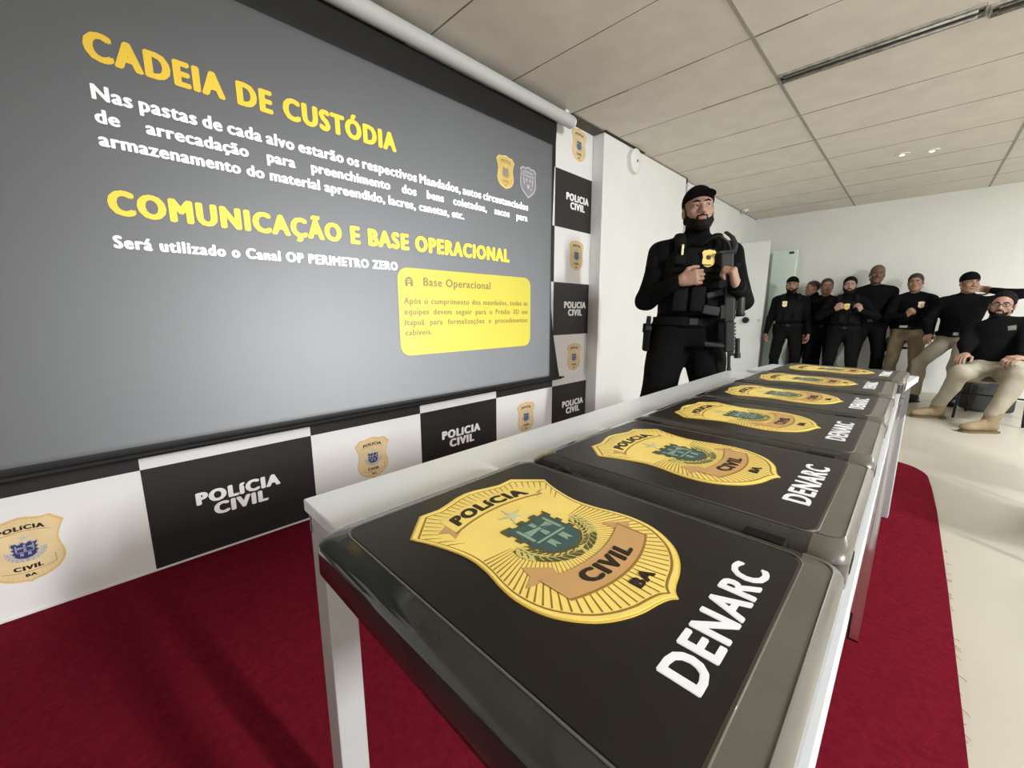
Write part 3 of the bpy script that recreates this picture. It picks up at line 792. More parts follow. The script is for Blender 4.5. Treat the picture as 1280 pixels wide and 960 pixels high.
def field_mesh(name, parts, m, parent, passes=1, amp=0.0, fr=28.0, seed=1):
    """parts: list of (Field, cell size); islands overlap out of sight and share one mesh"""
    Vs = []; Fs = []; n0 = 0
    for f, h in parts:
        v, q = f.mesh(h)
        if len(v) == 0: continue
        q = np.asarray(q)
        for _ in range(passes):      # light smoothing
            e = np.concatenate([q[:, [0, 1]], q[:, [1, 2]], q[:, [2, 3]], q[:, [3, 0]]])
            s_ = np.zeros_like(v); c_ = np.zeros(len(v))
            for a, b in ((0, 1), (1, 0)):
                for ax_ in range(3): s_[:, ax_] += np.bincount(e[:, a], v[e[:, b], ax_], len(v))
                c_ += np.bincount(e[:, a], minlength=len(v))
            v = v*.5+.5*s_/np.maximum(c_, 1)[:, None]
        Vs.append(v); Fs.append(q+n0); n0 += len(v)
    v = np.concatenate(Vs); q = np.concatenate(Fs).astype(np.int32)
    me = bpy.data.meshes.new(name)
    me.vertices.add(len(v)); me.vertices.foreach_set('co', v.astype(np.float32).ravel())
    me.loops.add(q.size); me.loops.foreach_set('vertex_index', q.ravel())
    me.polygons.add(len(q)); me.polygons.foreach_set('loop_start', np.arange(0, q.size, 4, dtype=np.int32))
    me.update(calc_edges=True); me.validate()
    if amp:
        v = get_v(me); nm = np.empty(len(v)*3); me.vertices.foreach_get('normal', nm); nm = nm.reshape(-1, 3); rg = np.random.RandomState(seed); a = np.zeros(len(v))
        for k in range(9):
            d = rg.normal(size=3)*np.array([1, 1, .8]); d = d/np.linalg.norm(d)*fr*(.6+1.1*rg.rand()); a += np.sin(v @ d+rg.rand()*6.28+1.3*np.sin(v @ (d[[1, 2, 0]]*.5)+rg.rand()*6))
        set_v(me, v+nm*(a*amp/3)[:, None])
    return link(name, me, m, parent, True)
def ik(a, b, l1, l2, pole):
    d = b-a; L = np.linalg.norm(d); u = d/L; L = min(L, (l1+l2)*.999)
    x = (l1*l1-l2*l2+L*L)/(2*L); y = math.sqrt(max(0, l1*l1-x*x))
    p = np.array(pole, float); p = unit(p-u*(p @ u)); return a+u*x+p*y, a+u*L
def rotz(a): c, s_ = math.cos(a), math.sin(a); return np.array([[c, -s_, 0], [s_, c, 0], [0, 0, 1.]])
def rotx(a): c, s_ = math.cos(a), math.sin(a); return np.array([[1., 0, 0], [0, c, -s_], [0, s_, c]])
def roty(a): c, s_ = math.cos(a), math.sin(a); return np.array([[c, 0, s_], [0, 1., 0], [-s_, 0, c]])

def hand_field(W_, D_, N_, side, curl=(25, 35, 25), spread=1.0, thumb=0.3, s=1.0):
    """wrist, finger direction, palm normal; five separate fingers, thumb from the side of the palm"""
    f = Field(); D_ = unit(np.array(D_, float)); N_ = np.array(N_, float); N_ = unit(N_-D_*(N_ @ D_))
    T = np.cross(D_, N_) if side == 'R' else np.cross(N_, D_)
    f.cap(W_-D_*.016*s, W_+D_*.012*s, .024*s, .025*s, .02)
    for i in range(4):
        o = (1.5-i)
        f.cap(W_+T*.013*o*s+D_*.01*s, W_+T*.0205*o*s+D_*(.084-.003*abs(i-1))*s, .0140*s, .0115*s, .014)
    f.ell(W_+D_*.045*s+N_*.004*s, V3(.036, .040, .016)*s, np.stack([T, D_, N_]), .012)
    lens = (.043, .027, .021); sc = (.95, 1.05, 1.0, .80)
    for i in range(4):
        o = (1.5-i); p = W_+T*.0208*o*s*spread+D_*(.085-.003*abs(i-1))*s; ang = 0; r = .0092*s
        for j in range(3):
            ang += math.radians(curl[j]+(i*4 if j == 0 else 0)); d = D_*math.cos(ang)+N_*math.sin(ang)+T*.03*o*(spread-.6)
            q = p+unit(d)*lens[j]*sc[i]*s; f.cap(p, q, r, r*.92, .004 if j else .008); p = q; r *= .92
    p = W_+T*.026*s+D_*.022*s+N_*.006*s
    d1 = unit(T*.75+D_*.60+N_*.35); q = p+d1*.040*s; f.cap(W_+D_*.015*s+T*.012*s, q, .0165*s, .0115*s, .012)
    d2 = unit(T*(.35-thumb)+D_*.85+N_*(.25+thumb)); q2 = q+d2*.030*s; f.cap(q, q2, .0112*s, .0102*s, .005)
    d3 = unit(T*(.1-thumb*1.3)+D_*.9+N_*(.25+thumb)); f.cap(q2, q2+d3*.024*s, .0102*s, .0085*s, .004)
    return f

def figure(name, label, loc, face, s, skin, top, legs_m, P, boots=M_black, group=None, detail=1):
    """one person. local axes: x = the person's right, y = forward, z = up, drawn for a height of 1.75 and scaled by s"""
    rz = math.atan2(face[1], face[0])-math.pi/2
    root = empty(name, loc, rz); root.scale = (s, s, s)
    tag(root, label, 'person', group)
    hz = P.get('hip', .93); pel = V3(*P.get('pelvis', (0, 0, hz)))
    A = unit(V3(*P.get('spine', (0, 0, 1)))); roll = P.get('twist', 0.0)
    Rr = rotz(roll) @ V3(1, 0, 0); Rr = unit(Rr-A*(Rr @ A)); Fw = np.cross(A, Rr)   # x right, y forward, z up (right-handed)
    RT = np.stack([Rr, Fw, A]); PR = np.stack([V3(1, 0, 0), V3(0, 1, 0), V3(0, 0, 1)])
    def T(x, y, z): return pel+Rr*x+Fw*y+A*z
    neck = T(0, -.01, .555); g = P.get('girth', 1.0)
    sh = {'R': T(.182, -.005, .455+P.get('shR', 0)), 'L': T(-.182, -.005, .455+P.get('shL', 0))}
    hp = {'R': pel+V3(.095, 0, -.03), 'L': pel+V3(-.095, 0, -.03)}
    sgn = {'R': 1, 'L': -1}
    J = {}
    for sd in 'RL':
        a = P['arm'+sd]; el, wr = ik(sh[sd], V3(*a['wrist']), .285, .255, a.get('pole', (sgn[sd]*.6, -1, -.6))); J['el'+sd], J['wr'+sd] = el, wr
        l = P['leg'+sd]; kn, an = ik(hp[sd], V3(*l['ankle']), .43, .425, l.get('pole', (sgn[sd]*.12, 1, 0))); J['kn'+sd], J['an'+sd] = kn, an
    # head frame
    HR = rotz(P.get('hyaw', 0)) @ roty(P.get('hroll', 0)) @ rotx(P.get('hpitch', 0))
    base = RT.T @ HR if P.get('head_follow', False) else HR
    hc = neck+A*.055+base @ V3(0, .022, .088)
    hw = lambda x, y, z: hc+base @ V3(x, y, z)
    HRt = base.T
    def eb(f, c, r, k=.012, op='u'): f.ell(hw(*c), r, HRt, k, op)
    def cb(f, a, b, r1, r2, k=.01, op='u'): f.cap(hw(*a), hw(*b), r1, r2, k, op)
    # ---- body
    def torso(f, t=0.0, arms=True):
        f.ell(T(0, -.01, .02), V3(.162*g+t, .112*g+t, .115+t), RT, .05)
        f.ell(T(0, .004, .16), V3(.150*g+t, .106*g+t, .14+t), RT, .06)
        f.ell(T(0, .006, .345), V3(.168*g+t, .118+t, .165+t), RT, .06)
        for sd in 'RL':
            f.cap(T(sgn[sd]*.045, -.012, .505), sh[sd]-A*.006, .054+t, .058+t, .05)
    def arm(f, sd, t=0.0, tw=0.0, upto=1.0):
        f.cap(sh[sd], J['el'+sd], .053+t, .043+t, .035)
        f.cap(J['el'+sd], J['el'+sd]+(J['wr'+sd]-J['el'+sd])*upto, .042+t, .028+tw, .02)
    def leg(f, sd, t=0.0, tb=0.0, upto=1.0):
        k_, a_ = J['kn'+sd], J['an'+sd]
        f.cap(hp[sd], k_, .088+t, .060+t, .05); f.cap(k_, k_+(a_-k_)*upto, .056+t, .040+tb, .03)
        bk = unit(np.cross(np.cross(a_-k_, hp[sd]-k_)+1e-9, a_-k_)); f.ell(k_+(a_-k_)*.33-bk*-.012, V3(.046+t, .046+t, .10), None, .03)
        f.ell(hp[sd]+V3(0, -.05, .03), V3(.085+t, .085+t, .10+t), None, .04)
    fb = Field(); torso(fb, -.012)
    for sd in 'RL': arm(fb, sd, -.004, 0); leg(fb, sd, -.008, -.004)
    for sd in 'RL':
        fd = unit(V3(*P['leg'+sd].get('foot', (sgn[sd]*.25, 1, 0)))); fb.cap(J['an'+sd], J['an'+sd]+fd*.10-V3(0, 0, .045), .034, .025, .02)
    fb.cap(neck-A*.06, hc-base @ V3(0, .01, .05), .060, .054, .03)
    fh = Field()
    fh.cap(neck-A*.03, hw(0, -.012, -.06), .060, .055, .02)
    eb(fh, (0, -.012, .038), (.077, .098, .088)); eb(fh, (0, .030, -.042), (.061, .066, .080), .03)
    cb(fh, (0, .071, -.098), (0, .062, -.090), .021, .022, .02)
    for q in (-1, 1):
        cb(fh, (q*.056, .0, -.062), (q*.016, .066, -.100), .020, .019, .025)
        cb(fh, (q*.012, .086, .020), (q*.048, .074, .020), .0085, .009, .012)
        eb(fh, (q*.044, .066, -.024), (.022, .020, .020), .015)
        eb(fh, (q*.031, .097, .002), (.016, .013, .0105), .008, 's')
        eb(fh, (q*.031, .0800, .0090), (.0175, .0125, .0058), .004); eb(fh, (q*.031, .0795, -.0085), (.017, .0115, .0056), .004)
        eb(fh, (q*.079, -.008, -.012), (.010, .019, .033), .006); eb(fh, (q*.087, -.002, -.010), (.006, .010, .020), .003, 's')
        eb(fh, (q*.012, .098, -.036), (.0090, .012, .0085), .006)
        eb(fh, (q*.0065, .104, -.0435), (.0035, .006, .004), .002, 's')
    cb(fh, (0, .088, .008), (0, .109, -.031), .0085, .0120, .010)
    eb(fh, (0, .094, -.0640), (.024, .010, .0055), .004); eb(fh, (0, .0925, -.0745), (.021, .010, .0062), .004)
    eb(fh, (0, .104, -.0690), (.023, .006, .0016), .002, 's')
    parts = [(fb, .011), (fh, .0032 if detail else .0042)]
    for sd in 'RL':
        a = P['arm'+sd]; el, wr = J['el'+sd], J['wr'+sd]
        D_ = V3(*a['dir']) if 'dir' in a else unit(wr-el); N_ = V3(*a.get('palm', (-sgn[sd], 0, 0)))
        parts.append((hand_field(wr, D_, N_, sd, a.get('curl', (18, 25, 18)), a.get('spread', 1.0), a.get('thumb', .2)), .0027 if detail else .0034))
    body = field_mesh('body', parts, skin, root)
    # eyes
    for q in (-1, 1):
        t = MB(); t.sph(tuple(hw(q*.031, .0775, .0000)), .0118, n=16); e = t.build('eye', M_eyew, root, True)
        gz = P.get('gaze', (0, 0)); t = MB(); t.sph(tuple(hw(q*.031+gz[0]*.004, .0842, .0000+gz[1]*.0025)), .0066, n=12); t.build('iris', M_eyed, e, True)
        f = Field(); cb(f, (q*.013, .0955, .0205), (q*.030, .0935, .0265), .0042, .0046, .004); cb(f, (q*.030, .0935, .0265), (q*.048, .0815, .0220), .0046, .0028, .004)
        field_mesh('eyebrow', [(f, .0028)], P.get('brow', M_hair), root)
    f = Field(); eb(f, (0, .0955, -.0635), (.0215, .0098, .0045), .003); eb(f, (0, .0940, -.0748), (.0185, .0098, .0052), .003); eb(f, (0, .108, -.0690), (.030, .008, .0014), .001, 's')
    field_mesh('lips', [(f, .0024)], M_lip, root)
    # ---- shirt
    st = P.get('shirt_t', .016); fs = Field(); torso(fs, st)
    fs.p = [q for q in fs.p]
    for sd in 'RL': arm(fs, sd, st*.9, st*.6, P.get('sleeve'+sd, .97))
    if P.get('collar', True): fs.cap(neck-A*.05, neck+A*P.get('collar_h', .035), .072, .066, .02)
    cutz = pel+A*P.get('hem', .028)
    shirt = Field(); shirt.p = list(fs.p)
    # keep the arms while cutting the hem: the hem plane only trims the torso field
    tor = Field(); torso(tor, st); tor.cut(cutz, -A)
    if P.get('collar', True): tor.cap(neck-A*.05, neck+A*P.get('collar_h', .035), .074, .066, .02)
    for sd in 'RL': arm(tor, sd, st*.9, st*.6, P.get('sleeve'+sd, .97))
    sho = field_mesh('shirt', [(tor, .0075)], top, root, amp=.0042, fr=30, seed=len(label))
    # ---- trousers
    ft = Field(); f0 = Field()
    ft.ell(T(0, -.01, .02), V3(.166*g+.012, .116*g+.012, .125), RT, .05)
    for sd in 'RL': leg(ft, sd, P.get('leg_t', .014), P.get('cuff_t', .020), P.get('trouser_end', .93))
    ft.cut(pel+A*.085, A)
    field_mesh('trousers', [(ft, .0085)], legs_m, root, amp=.0042, fr=26, seed=len(label)+3)
    # ---- belt
    if P.get('belt', True):
        b = MB(); n = 40; lp = []
        for z_, k_ in ((.040, .0), (.040, .008), (.085, .008), (.085, 0)):
            lp.append([tuple(T((.166*g+.018+k_)*math.cos(2*math.pi*i/n), -.006+(.116*g+.018+k_)*math.sin(2*math.pi*i/n), z_)) for i in range(n)])
        b.loft(lp, False, False); bl = b.build('belt', M_vest, root, True, auto=40)
        MB().box((0, 0, 0), (.045, .008, .036), bev=.003).build('buckle', M_gunp, bl, M=Matrix.Translation(T(0, .116*g+.022, .0625)))
    # ---- boots
    for sd in 'RL':
        fd = unit(V3(*P['leg'+sd].get('foot', (sgn[sd]*.25, 1, 0)))); an = J['an'+sd]; f = Field(); up = V3(0, 0, 1)
        sdv = np.cross(fd, up); sdv = unit(sdv); up2 = np.cross(sdv, fd); ft_ = np.stack([sdv, fd, up2])
        sh_ = P['leg'+sd].get('shank', None); ax_ = unit(J['kn'+sd]-an)
        f.cap(an-up2*.03, an+ax_*.085, .050, .052, .02)
        f.ell(an+fd*.055-up2*.040, V3(.043, .105, .046), ft_, .02); f.ell(an+fd*.145-up2*.052, V3(.046, .062, .033), ft_, .025)
        f.ell(an-fd*.035-up2*.045, V3(.036, .045, .044), ft_, .02)
        f.cut(an-up2*.082, -up2); bo = field_mesh('boot', [(f, .0065)], boots, root)
        sole = MB(); pts = []
        for u_, w_ in ((-.085, .018), (-.075, .034), (-.03, .040), (.04, .038), (.11, .048), (.16, .046), (.20, .026), (.208, .010)): pts.append((u_, w_))
        lp = [(u_, w_) for u_, w_ in pts]+[(u_, -w_) for u_, w_ in pts[::-1]]
        mk = lambda z_: [tuple(an+fd*u_+sdv*w_-up2*z_) for u_, w_ in lp]
        sole.loft([mk(.094), mk(.078)]); sole.build('sole', M_sole if boots is M_suede else M_black, bo)
    # ---- hair / cap / beard
    hs = P.get('hair', 'short')
    if hs in ('short', 'crop', 'back'):
        f = Field(); th = .003 if hs == 'crop' else .007
        eb(f, (0, -.014, .040), (.077+th, .098+th, .089+th), .01); f.cut(hw(0, .062, .062), base @ V3(0, .80, -.60)) if hs != 'back' else f.cut(hw(0, .070, .060), base @ V3(0, .74, -.67))
        f.cut(hw(0, 0, -.045), base @ V3(0, .25, -1))
        if hs == 'back':
            eb(f, (0, -.118, .01), (.030, .030, .036), .01)
        field_mesh('hair', [(f, .004)], P.get('hair_m', M_hair), root, amp=.0014, fr=330)
    if hs in ('cap', 'beanie'):
        f = Field(); eb(f, (0, -.014, .046), (.086, .107, .094), .01)
        f.cut(hw(0, 0, .034 if hs == 'cap' else .022), base @ V3(0, .18, -1)); cp = field_mesh('cap', [(f, .005)], P.get('cap_m', M_cloth), root)
        if hs == 'cap':
            f = Field(); eb(f, (0, .092, .052), (.071, .066, .030), .01); ft2 = Field()
            eb(ft2, (0, .100, .048), (.070, .076, .030), .01)
            f.cut(hw(0, .1, .060), base @ V3(0, .26, -1)*-1); f.cut(hw(0, .1, .0525), base @ V3(0, .26, -1))
            field_mesh('visor', [(f, .0035)], P.get('cap_m', M_cloth), cp)
        f = Field(); eb(f, (0, -.012, .034), (.0805, .101, .094), .01); f.cut(hw(0, .012, 0), base @ V3(0, 1, 0)); f.cut(hw(0, 0, -.035), base @ V3(0, .2, -1)); field_mesh('hair', [(f, .005)], M_hair, root)
    if P.get('beard'):
        bt = P.get('beard_t', .007); f = Field()
        eb(f, (0, .028, -.046), (.0575+bt*.5, .066+bt, .080+bt), .02); cb(f, (0, .073, -.100), (0, .062, -.092), .022+bt, .023+bt, .02)
        for q in (-1, 1): cb(f, (q*.057, .0, -.058), (q*.016, .066, -.100), .019+bt*.6, .019+bt, .02)
        f.cut(hw(0, .07, -.062), base @ V3(0, .62, 1)); f.cut(hw(0, -.005, 0), base @ V3(0, -1, .25))
        eb(f, (0, .108, -.0695), (.024, .026, .0125), .006, 's')
        fm = Field()
        for q in (-1, 1): cb(fm, (0, .101, -.0535), (q*.022, .090, -.058), .0055, .0052, .006); cb(fm, (q*.022, .090, -.058), (q*.031, .080, -.082), .0052, .006, .006)
        field_mesh('beard', [(f, .0032), (fm, .0026)], P.get('beard_m', M_hair), root, amp=.0011, fr=420)
    info = dict(root=root, T=T, J=J, pel=pel, A=A, R=Rr, F=Fw, RT=RT, hw=hw, base=base, neck=neck, sh=sh, hp=hp, g=g, st=st)
    # chest badge
    if 'badge' in P:
        bx, bz, m_ = P['badge'][:3]; c_ = surf(info, bx, bz)+Fw*(P['badge'][3] if len(P['badge']) > 3 else .010)
        me = curve_mesh([[(x*.30, y*.30) for x, y in shield(1, nn=1)]], .004)
        Rm = np.stack([-Rr, A, Fw], 1)
        ob = link('chest_badge', xform(me, lambda v: v @ Rm.T+c_+Fw*.003), m_, root)
        me = curve_mesh([[(x*.10, y*.10+.002) for x, y in star_pts(0, 0, .1, .05, 6)]], .002)
        link('badge_centre', xform(me, lambda v: v @ Rm.T+c_+Fw*.008), M_goldd, ob)
    return info
def surf(I, x, z):
    """point on the shirt front at local x, z above the pelvis"""
    best = -1
    for cz, ry, rx, rz_ in ((.345, .118, .168*I['g'], .165), (.16, .106*I['g'], .15*I['g'], .14), (.02, .112*I['g'], .162*I['g'], .115)):
        q = 1-(x/(rx+I['st']))**2-((z-cz)/(rz_+I['st']))**2
        if q > 0: best = max(best, (ry+I['st'])*math.sqrt(q)+.004)
    return I['T'](x, max(best, .05), z)
SK_LIGHT = mat('skin_light', (0.34, 0.20, 0.145), 0.5, noise=0.06, nscale=40)
SK_MID = mat('skin_medium', (0.30, 0.165, 0.105), 0.5, noise=0.06, nscale=40)
SK_DARK = mat('skin_brown', (0.135, 0.072, 0.043), 0.48, noise=0.06, nscale=40)
def pouch(I, x, z, w, h_, d, m=None, name='pouch', parent=None, extra=0.0):
    c = surf(I, x, z)+I['F']*(d*.5+extra-.004); R = Matrix([list(I['R']), list(I['F']), list(I['A'])]).transposed().to_4x4()
    o = MB().box((0, 0, 0), (w, d, h_), bev=min(d, w)*.22).build(name, m or M_vest, parent or I['root'], True, M=Matrix.Translation(c) @ R, auto=40)
    return o
def vest(I, thick=.030, zlo=.12, zhi=.47, w=.155):
    f = Field(); g = I['g']; T, RT = I['T'], I['RT']; t = I['st']+thick
    f.ell(T(0, .006, .345), V3(.160*g+t*.5, .118+t, .175+t*.3), RT, .05); f.ell(T(0, .004, .17), V3(.155*g+t*.5, .108*g+t, .16+t*.2), RT, .06)
    f.cut(T(0, 0, zhi), I['A']); f.cut(T(0, 0, zlo), -I['A']); f.cut(T(w+.02, 0, 0), I['R']); f.cut(T(-w-.02, 0, 0), -I['R'])
    v = field_mesh('vest', [(f, .008)], M_vest, I['root'])
    for q in (-1, 1):
        b = MB(); P_ = [T(q*.10, .115, .43), T(q*.105, .105, .50), T(q*.10, .05, .552), T(q*.095, -.03, .556), T(q*.10, -.10, .50)]
        b.tube([tuple(p) for p in P_], .030, n=10, flat=.45); b.build('shoulder_strap', M_vest, v, True)
    return v
def holster(I, sd, z=-.02, thigh=False):
    q = 1 if sd == 'R' else -1; T = I['T']; g = I['g']; R = Matrix([list(I['R']), list(I['F']), list(I['A'])]).transposed().to_4x4()
    c = T(q*(.166*g+.055), .01, z) if not thigh else I['hp'][sd]+V3(q*.115, .01, -.16)
    M = Matrix.Translation(c) @ R
    h = MB().box((0, 0, -.03), (.036, .085, .16), bev=.01).box((0, -.012, .03), (.050, .06, .06), bev=.01).build('holster', M_vest, I['root'], True, M=M, auto=40)
    MB().box((0, .005, .065), (.026, .030, .085), Matrix.Rotation(math.radians(-18), 4, 'X'), bev=.005).box((0, .01, .03), (.028, .15, .030), bev=.005).build('pistol_grip', M_gun, h, M=M)
    return h

# ------------------------------------------------------------------ the officer standing by the screen
OFF_P = dict(hip=.945, spine=(-.035, -.03, 1), twist=.05, girth=1.06, shirt_t=.018, hyaw=.06, hpitch=.09, hroll=.05, gaze=(-.7, .5),
    armR=dict(wrist=(.085, .215, 1.235), pole=(.75, -.55, -.8), dir=(-.92, .28, .20), palm=(-.25, -.95, -.1), curl=(45, 60, 40), thumb=.15),
    armL=dict(wrist=(-.185, .265, 1.200), pole=(-.45, -.3, -1), dir=(.28, .12, .95), palm=(.85, -.45, -.2), curl=(62, 75, 45), thumb=.35),
    legR=dict(ankle=(.22, .02, .095), foot=(.35, 1, 0)), legL=dict(ankle=(-.16, -.02, .095), foot=(-.30, 1, 0)),
    hair='cap', beard=True, beard_t=.012, collar_h=.055, cuff_t=.035, leg_t=.030)
OFF_LOC = (1.150, 2.475, .0085)
OI = figure('person', 'bearded officer in black cap and tactical vest standing beside the screen holding a slung rifle', OFF_LOC, (.50, -.87), .99, SK_LIGHT, M_cloth, M_pants, OFF_P, detail=1)
OV = vest(OI, .040, .10, .47)
for x in (-.088, 0, .088): pouch(OI, x, .185, .076, .135, .040, M_vest, 'magazine_pouch', OV, .036)
pouch(OI, .105, .40, .06, .05, .03, M_vest, 'radio_pouch', OV, .03)
for zz in (.30, .335, .37):
    c = [tuple(surf(OI, x, zz)+OI['F']*.044) for x in (-.13, -.09, -.045, 0, .045, .09, .13)]
    t = MB(); t.tube(c, .010, n=8, flat=.35); t.build('webbing', M_vest, OV, True)
me = curve_mesh([[(x*.30, y*.30) for x, y in shield(1, nn=2)]], .006); Rm = np.stack([-OI['R'], OI['A'], OI['F']], 1); cc = surf(OI, -.035, .405)+OI['F']*.050
bo = link('chest_badge', xform(me, lambda v: v @ Rm.T+cc), M_patch, OI['root'])
me = curve_mesh([[(x*.3, y*.3+.004) for x, y in star_pts(0, 0, .05, .03, 8)]], .003); link('badge_centre', xform(me, lambda v: v @ Rm.T+cc+OI['F']*.007), M_dark, bo)
pouch(OI, .095, .455, .012, .06, .008, M_patchw, 'name_tape', OI['root'], .05)
holster(OI, 'R', -.015)
for q, sd in ((1, 'R'), (-1, 'L')):    # shoulder guards of the vest
    a = OI['sh'][sd]; f = Field(); e_ = OI['J']['el'+sd]; f.cap(a+OI['R']*q*.012+OI['A']*.004, a+(e_-a)*.36, .070, .066, .02); f.cut(a+(e_-a)*.40, unit(e_-a)); f.cut(a-OI['R']*q*.005, -OI['R']*q)
    field_mesh('shoulder_guard', [(f, .008)], M_vest, OV)
pouch(OI, -.165, .02, .06, .12, .05, M_vest, 'belt_pouch', OI['root'], .0)
# white wrist band on the left forearm
el, wr = OI['J']['elL'], OI['J']['wrL']; p = el+(wr-el)*.02
t = MB(); t.cyl(tuple(el+(wr-el)*.88), tuple(el+(wr-el)*1.03), .044, .040, n=24); t.build('sleeve_cuff', M_vest, OI['root'], True, auto=40)

# ------------------------------------------------------------------ rifle hanging muzzle down on his chest
def rifle():
    """local: z up along the barrel towards the stock, x = magazine side (the officer's right), y = towards the viewer"""
    r = empty('rifle'); tag(r, 'black rifle with green muzzle flag slung muzzle down across the officer\'s chest', 'rifle')
    m = MB(); m.box((0, 0, .02), (.050, .036, .19), bev=.007).box((.030, 0, -.02), (.030, .034, .075), bev=.005).box((-.026, 0, .03), (.010, .022, .18), bev=.002); m.build('receiver', M_gun, r)
    m = MB(); m.rng(.040, .125, -.013, .013, -.052, -.004, bev=.005); m.build('magazine', M_gunp, r, M=Matrix.Rotation(math.radians(-14), 4, 'Y'))
    m = MB(); m.box((.052, 0, .092), (.085, .026, .034), Matrix.Rotation(math.radians(0), 4, 'Y'), bev=.008); m.build('pistol_grip', M_gunp, r, M=Matrix.Rotation(math.radians(12), 4, 'Y'))
    m = MB(); m.cyl((-.004, 0, .115), (-.004, 0, .265), .014, n=16).box((.012, 0, .235), (.062, .030, .105), bev=.008).box((.010, 0, .291), (.085, .034, .014), bev=.004); m.build('stock', M_gunp, r)
    m = MB(); m.box((-.004, 0, -.155), (.046, .042, .165), bev=.008)
    for k in range(8): m.box((-.030, 0, -.085-.019*k), (.008, .022, .009))
    m.build('handguard', M_gunp, r)
    m = MB(); m.cyl((-.004, 0, -.235), (-.004, 0, -.345), .0085, n=14).box((-.012, 0, -.245), (.030, .022, .028), bev=.003); m.build('barrel', M_gun, r, True, auto=40)
    m = MB(); m.cyl((-.004, 0, -.322), (-.004, 0, -.375), .0105, .0125, n=14); m.build('muzzle_flag', M_flag, r, True, auto=40)
    m = MB(); m.cyl((.018, 0, -.205), (.120, 0, -.188), .013, .015, n=14); m.build('foregrip', M_gunp, r, True, auto=40)
    m = MB(); m.cyl((-.056, 0, -.035), (-.056, 0, .060), .021, n=20).cyl((-.056, 0, -.050), (-.056, 0, -.034), .021, .026, n=20).box((-.040, 0, .01), (.018, .024, .05), bev=.003); m.build('optic', M_gun, r, True, auto=40)
    m = MB(); m.cyl((-.044, .004, -.165), (-.044, .004, -.255), .0125, n=16).cyl((-.044, .004, -.245), (-.044, .004, -.272), .0165, n=16); m.build('torch', M_gun, r, True, auto=40)
    return r
RF = rifle()
RF.location = (1.395, 2.395, 1.085)
rR = (Matrix.Rotation(math.atan2(.87, .50), 4, 'Z'))
# x axis of the rifle = officer's right, y axis = towards the viewer, slight tilt of the muzzle to his left
ox = Vector((-.87, -.50, 0)); oy = Vector((.50, -.87, 0)); oz = Vector((0, 0, 1))
tilt = math.radians(4)
zx = (oz*math.cos(tilt)+ox*math.sin(tilt)).normalized(); xx = (ox*math.cos(tilt)-oz*math.sin(tilt)).normalized(); yy = zx.cross(xx)
RF.rotation_euler = Matrix((xx, yy, zx)).transposed().to_euler()
t = MB(); P_ = [(0, 0, .29), (.01, .004, .34), (.04, .0, .372), (.075, -.03, .375), (.10, -.07, .345)]
t.tube(P_, .017, n=10, flat=.5); t.tube([(-.02, -.01, .28), (-.035, -.035, .33), (-.03, -.075, .375), (-.01, -.12, .41)], .015, n=10, flat=.4); t.build('sling', M_gunp, RF, True)

# ------------------------------------------------------------------ the group by the back wall
ST = dict(legR=dict(ankle=(.14, 0, .095)), legL=dict(ankle=(-.14, .02, .095)))
def pose(**k):
    d = dict(ST); d.update(k); return d
hang = lambda sd, x=.27, y=.04, z=.76: dict(wrist=((1 if sd == 'R' else -1)*x, y, z), pole=((1 if sd == 'R' else -1)*.6, -1, 0), dir=(0, .12, -1), palm=((-1 if sd == 'R' else 1), .2, 0), curl=(18, 28, 20))
cross = dict(armR=dict(wrist=(.02, .24, 1.20), pole=(1, -.2, -1), dir=(-.9, .1, .25), palm=(0, -1, 0), curl=(30, 40, 25)),
             armL=dict(wrist=(-.02, .26, 1.15), pole=(-1, -.2, -1), dir=(.9, .05, .15), palm=(0, -1, 0), curl=(30, 40, 25)))
# officer in cap by the door
I = figure('person', 'man in black cap and dark uniform with pale chest badge standing nearest the white door', (0.80, 7.0, 0), (.19, -.98), .885, SK_MID, M_cloth, M_pants,
    pose(armR=hang('R', .31, .05, .78), armL=hang('L', .29, .08, .80), hair='cap', beard=True, beard_t=.006, badge=(.075, .40, M_patchw, .040), girth=1.12, hyaw=-.1, collar_h=.05), detail=0)
v = vest(I, .028); pouch(I, -.08, .2, .07, .12, .035, M_vest, 'pouch', v, .03); pouch(I, .03, .2, .07, .12, .035, M_vest, 'pouch', v, .03)
# face turned sideways, half hidden
I = figure('person', 'person with cropped hair turned sideways, half hidden behind the man in the black cap', (0.99, 7.46, 0), (.05, -1.0), .865, SK_MID, M_cloth, M_pants,
    pose(armR=hang('R', .22, .0, .78), armL=hang('L', .22, .0, .78), hair='crop', hair_m=M_hairb, hyaw=-1.05, hroll=.18, girth=.9), detail=0)
# clean shaven man, third head
I = figure('person', 'clean-shaven man in black standing third from the white door', (1.145, 7.36, 0), (.12, -1), .872, SK_MID, M_cloth, M_pants,
    pose(armR=hang('R', .23, .02, .78), armL=hang('L', .23, .03, .78), hair='short', hair_m=M_hairb, collar=False, hyaw=.15), detail=0)
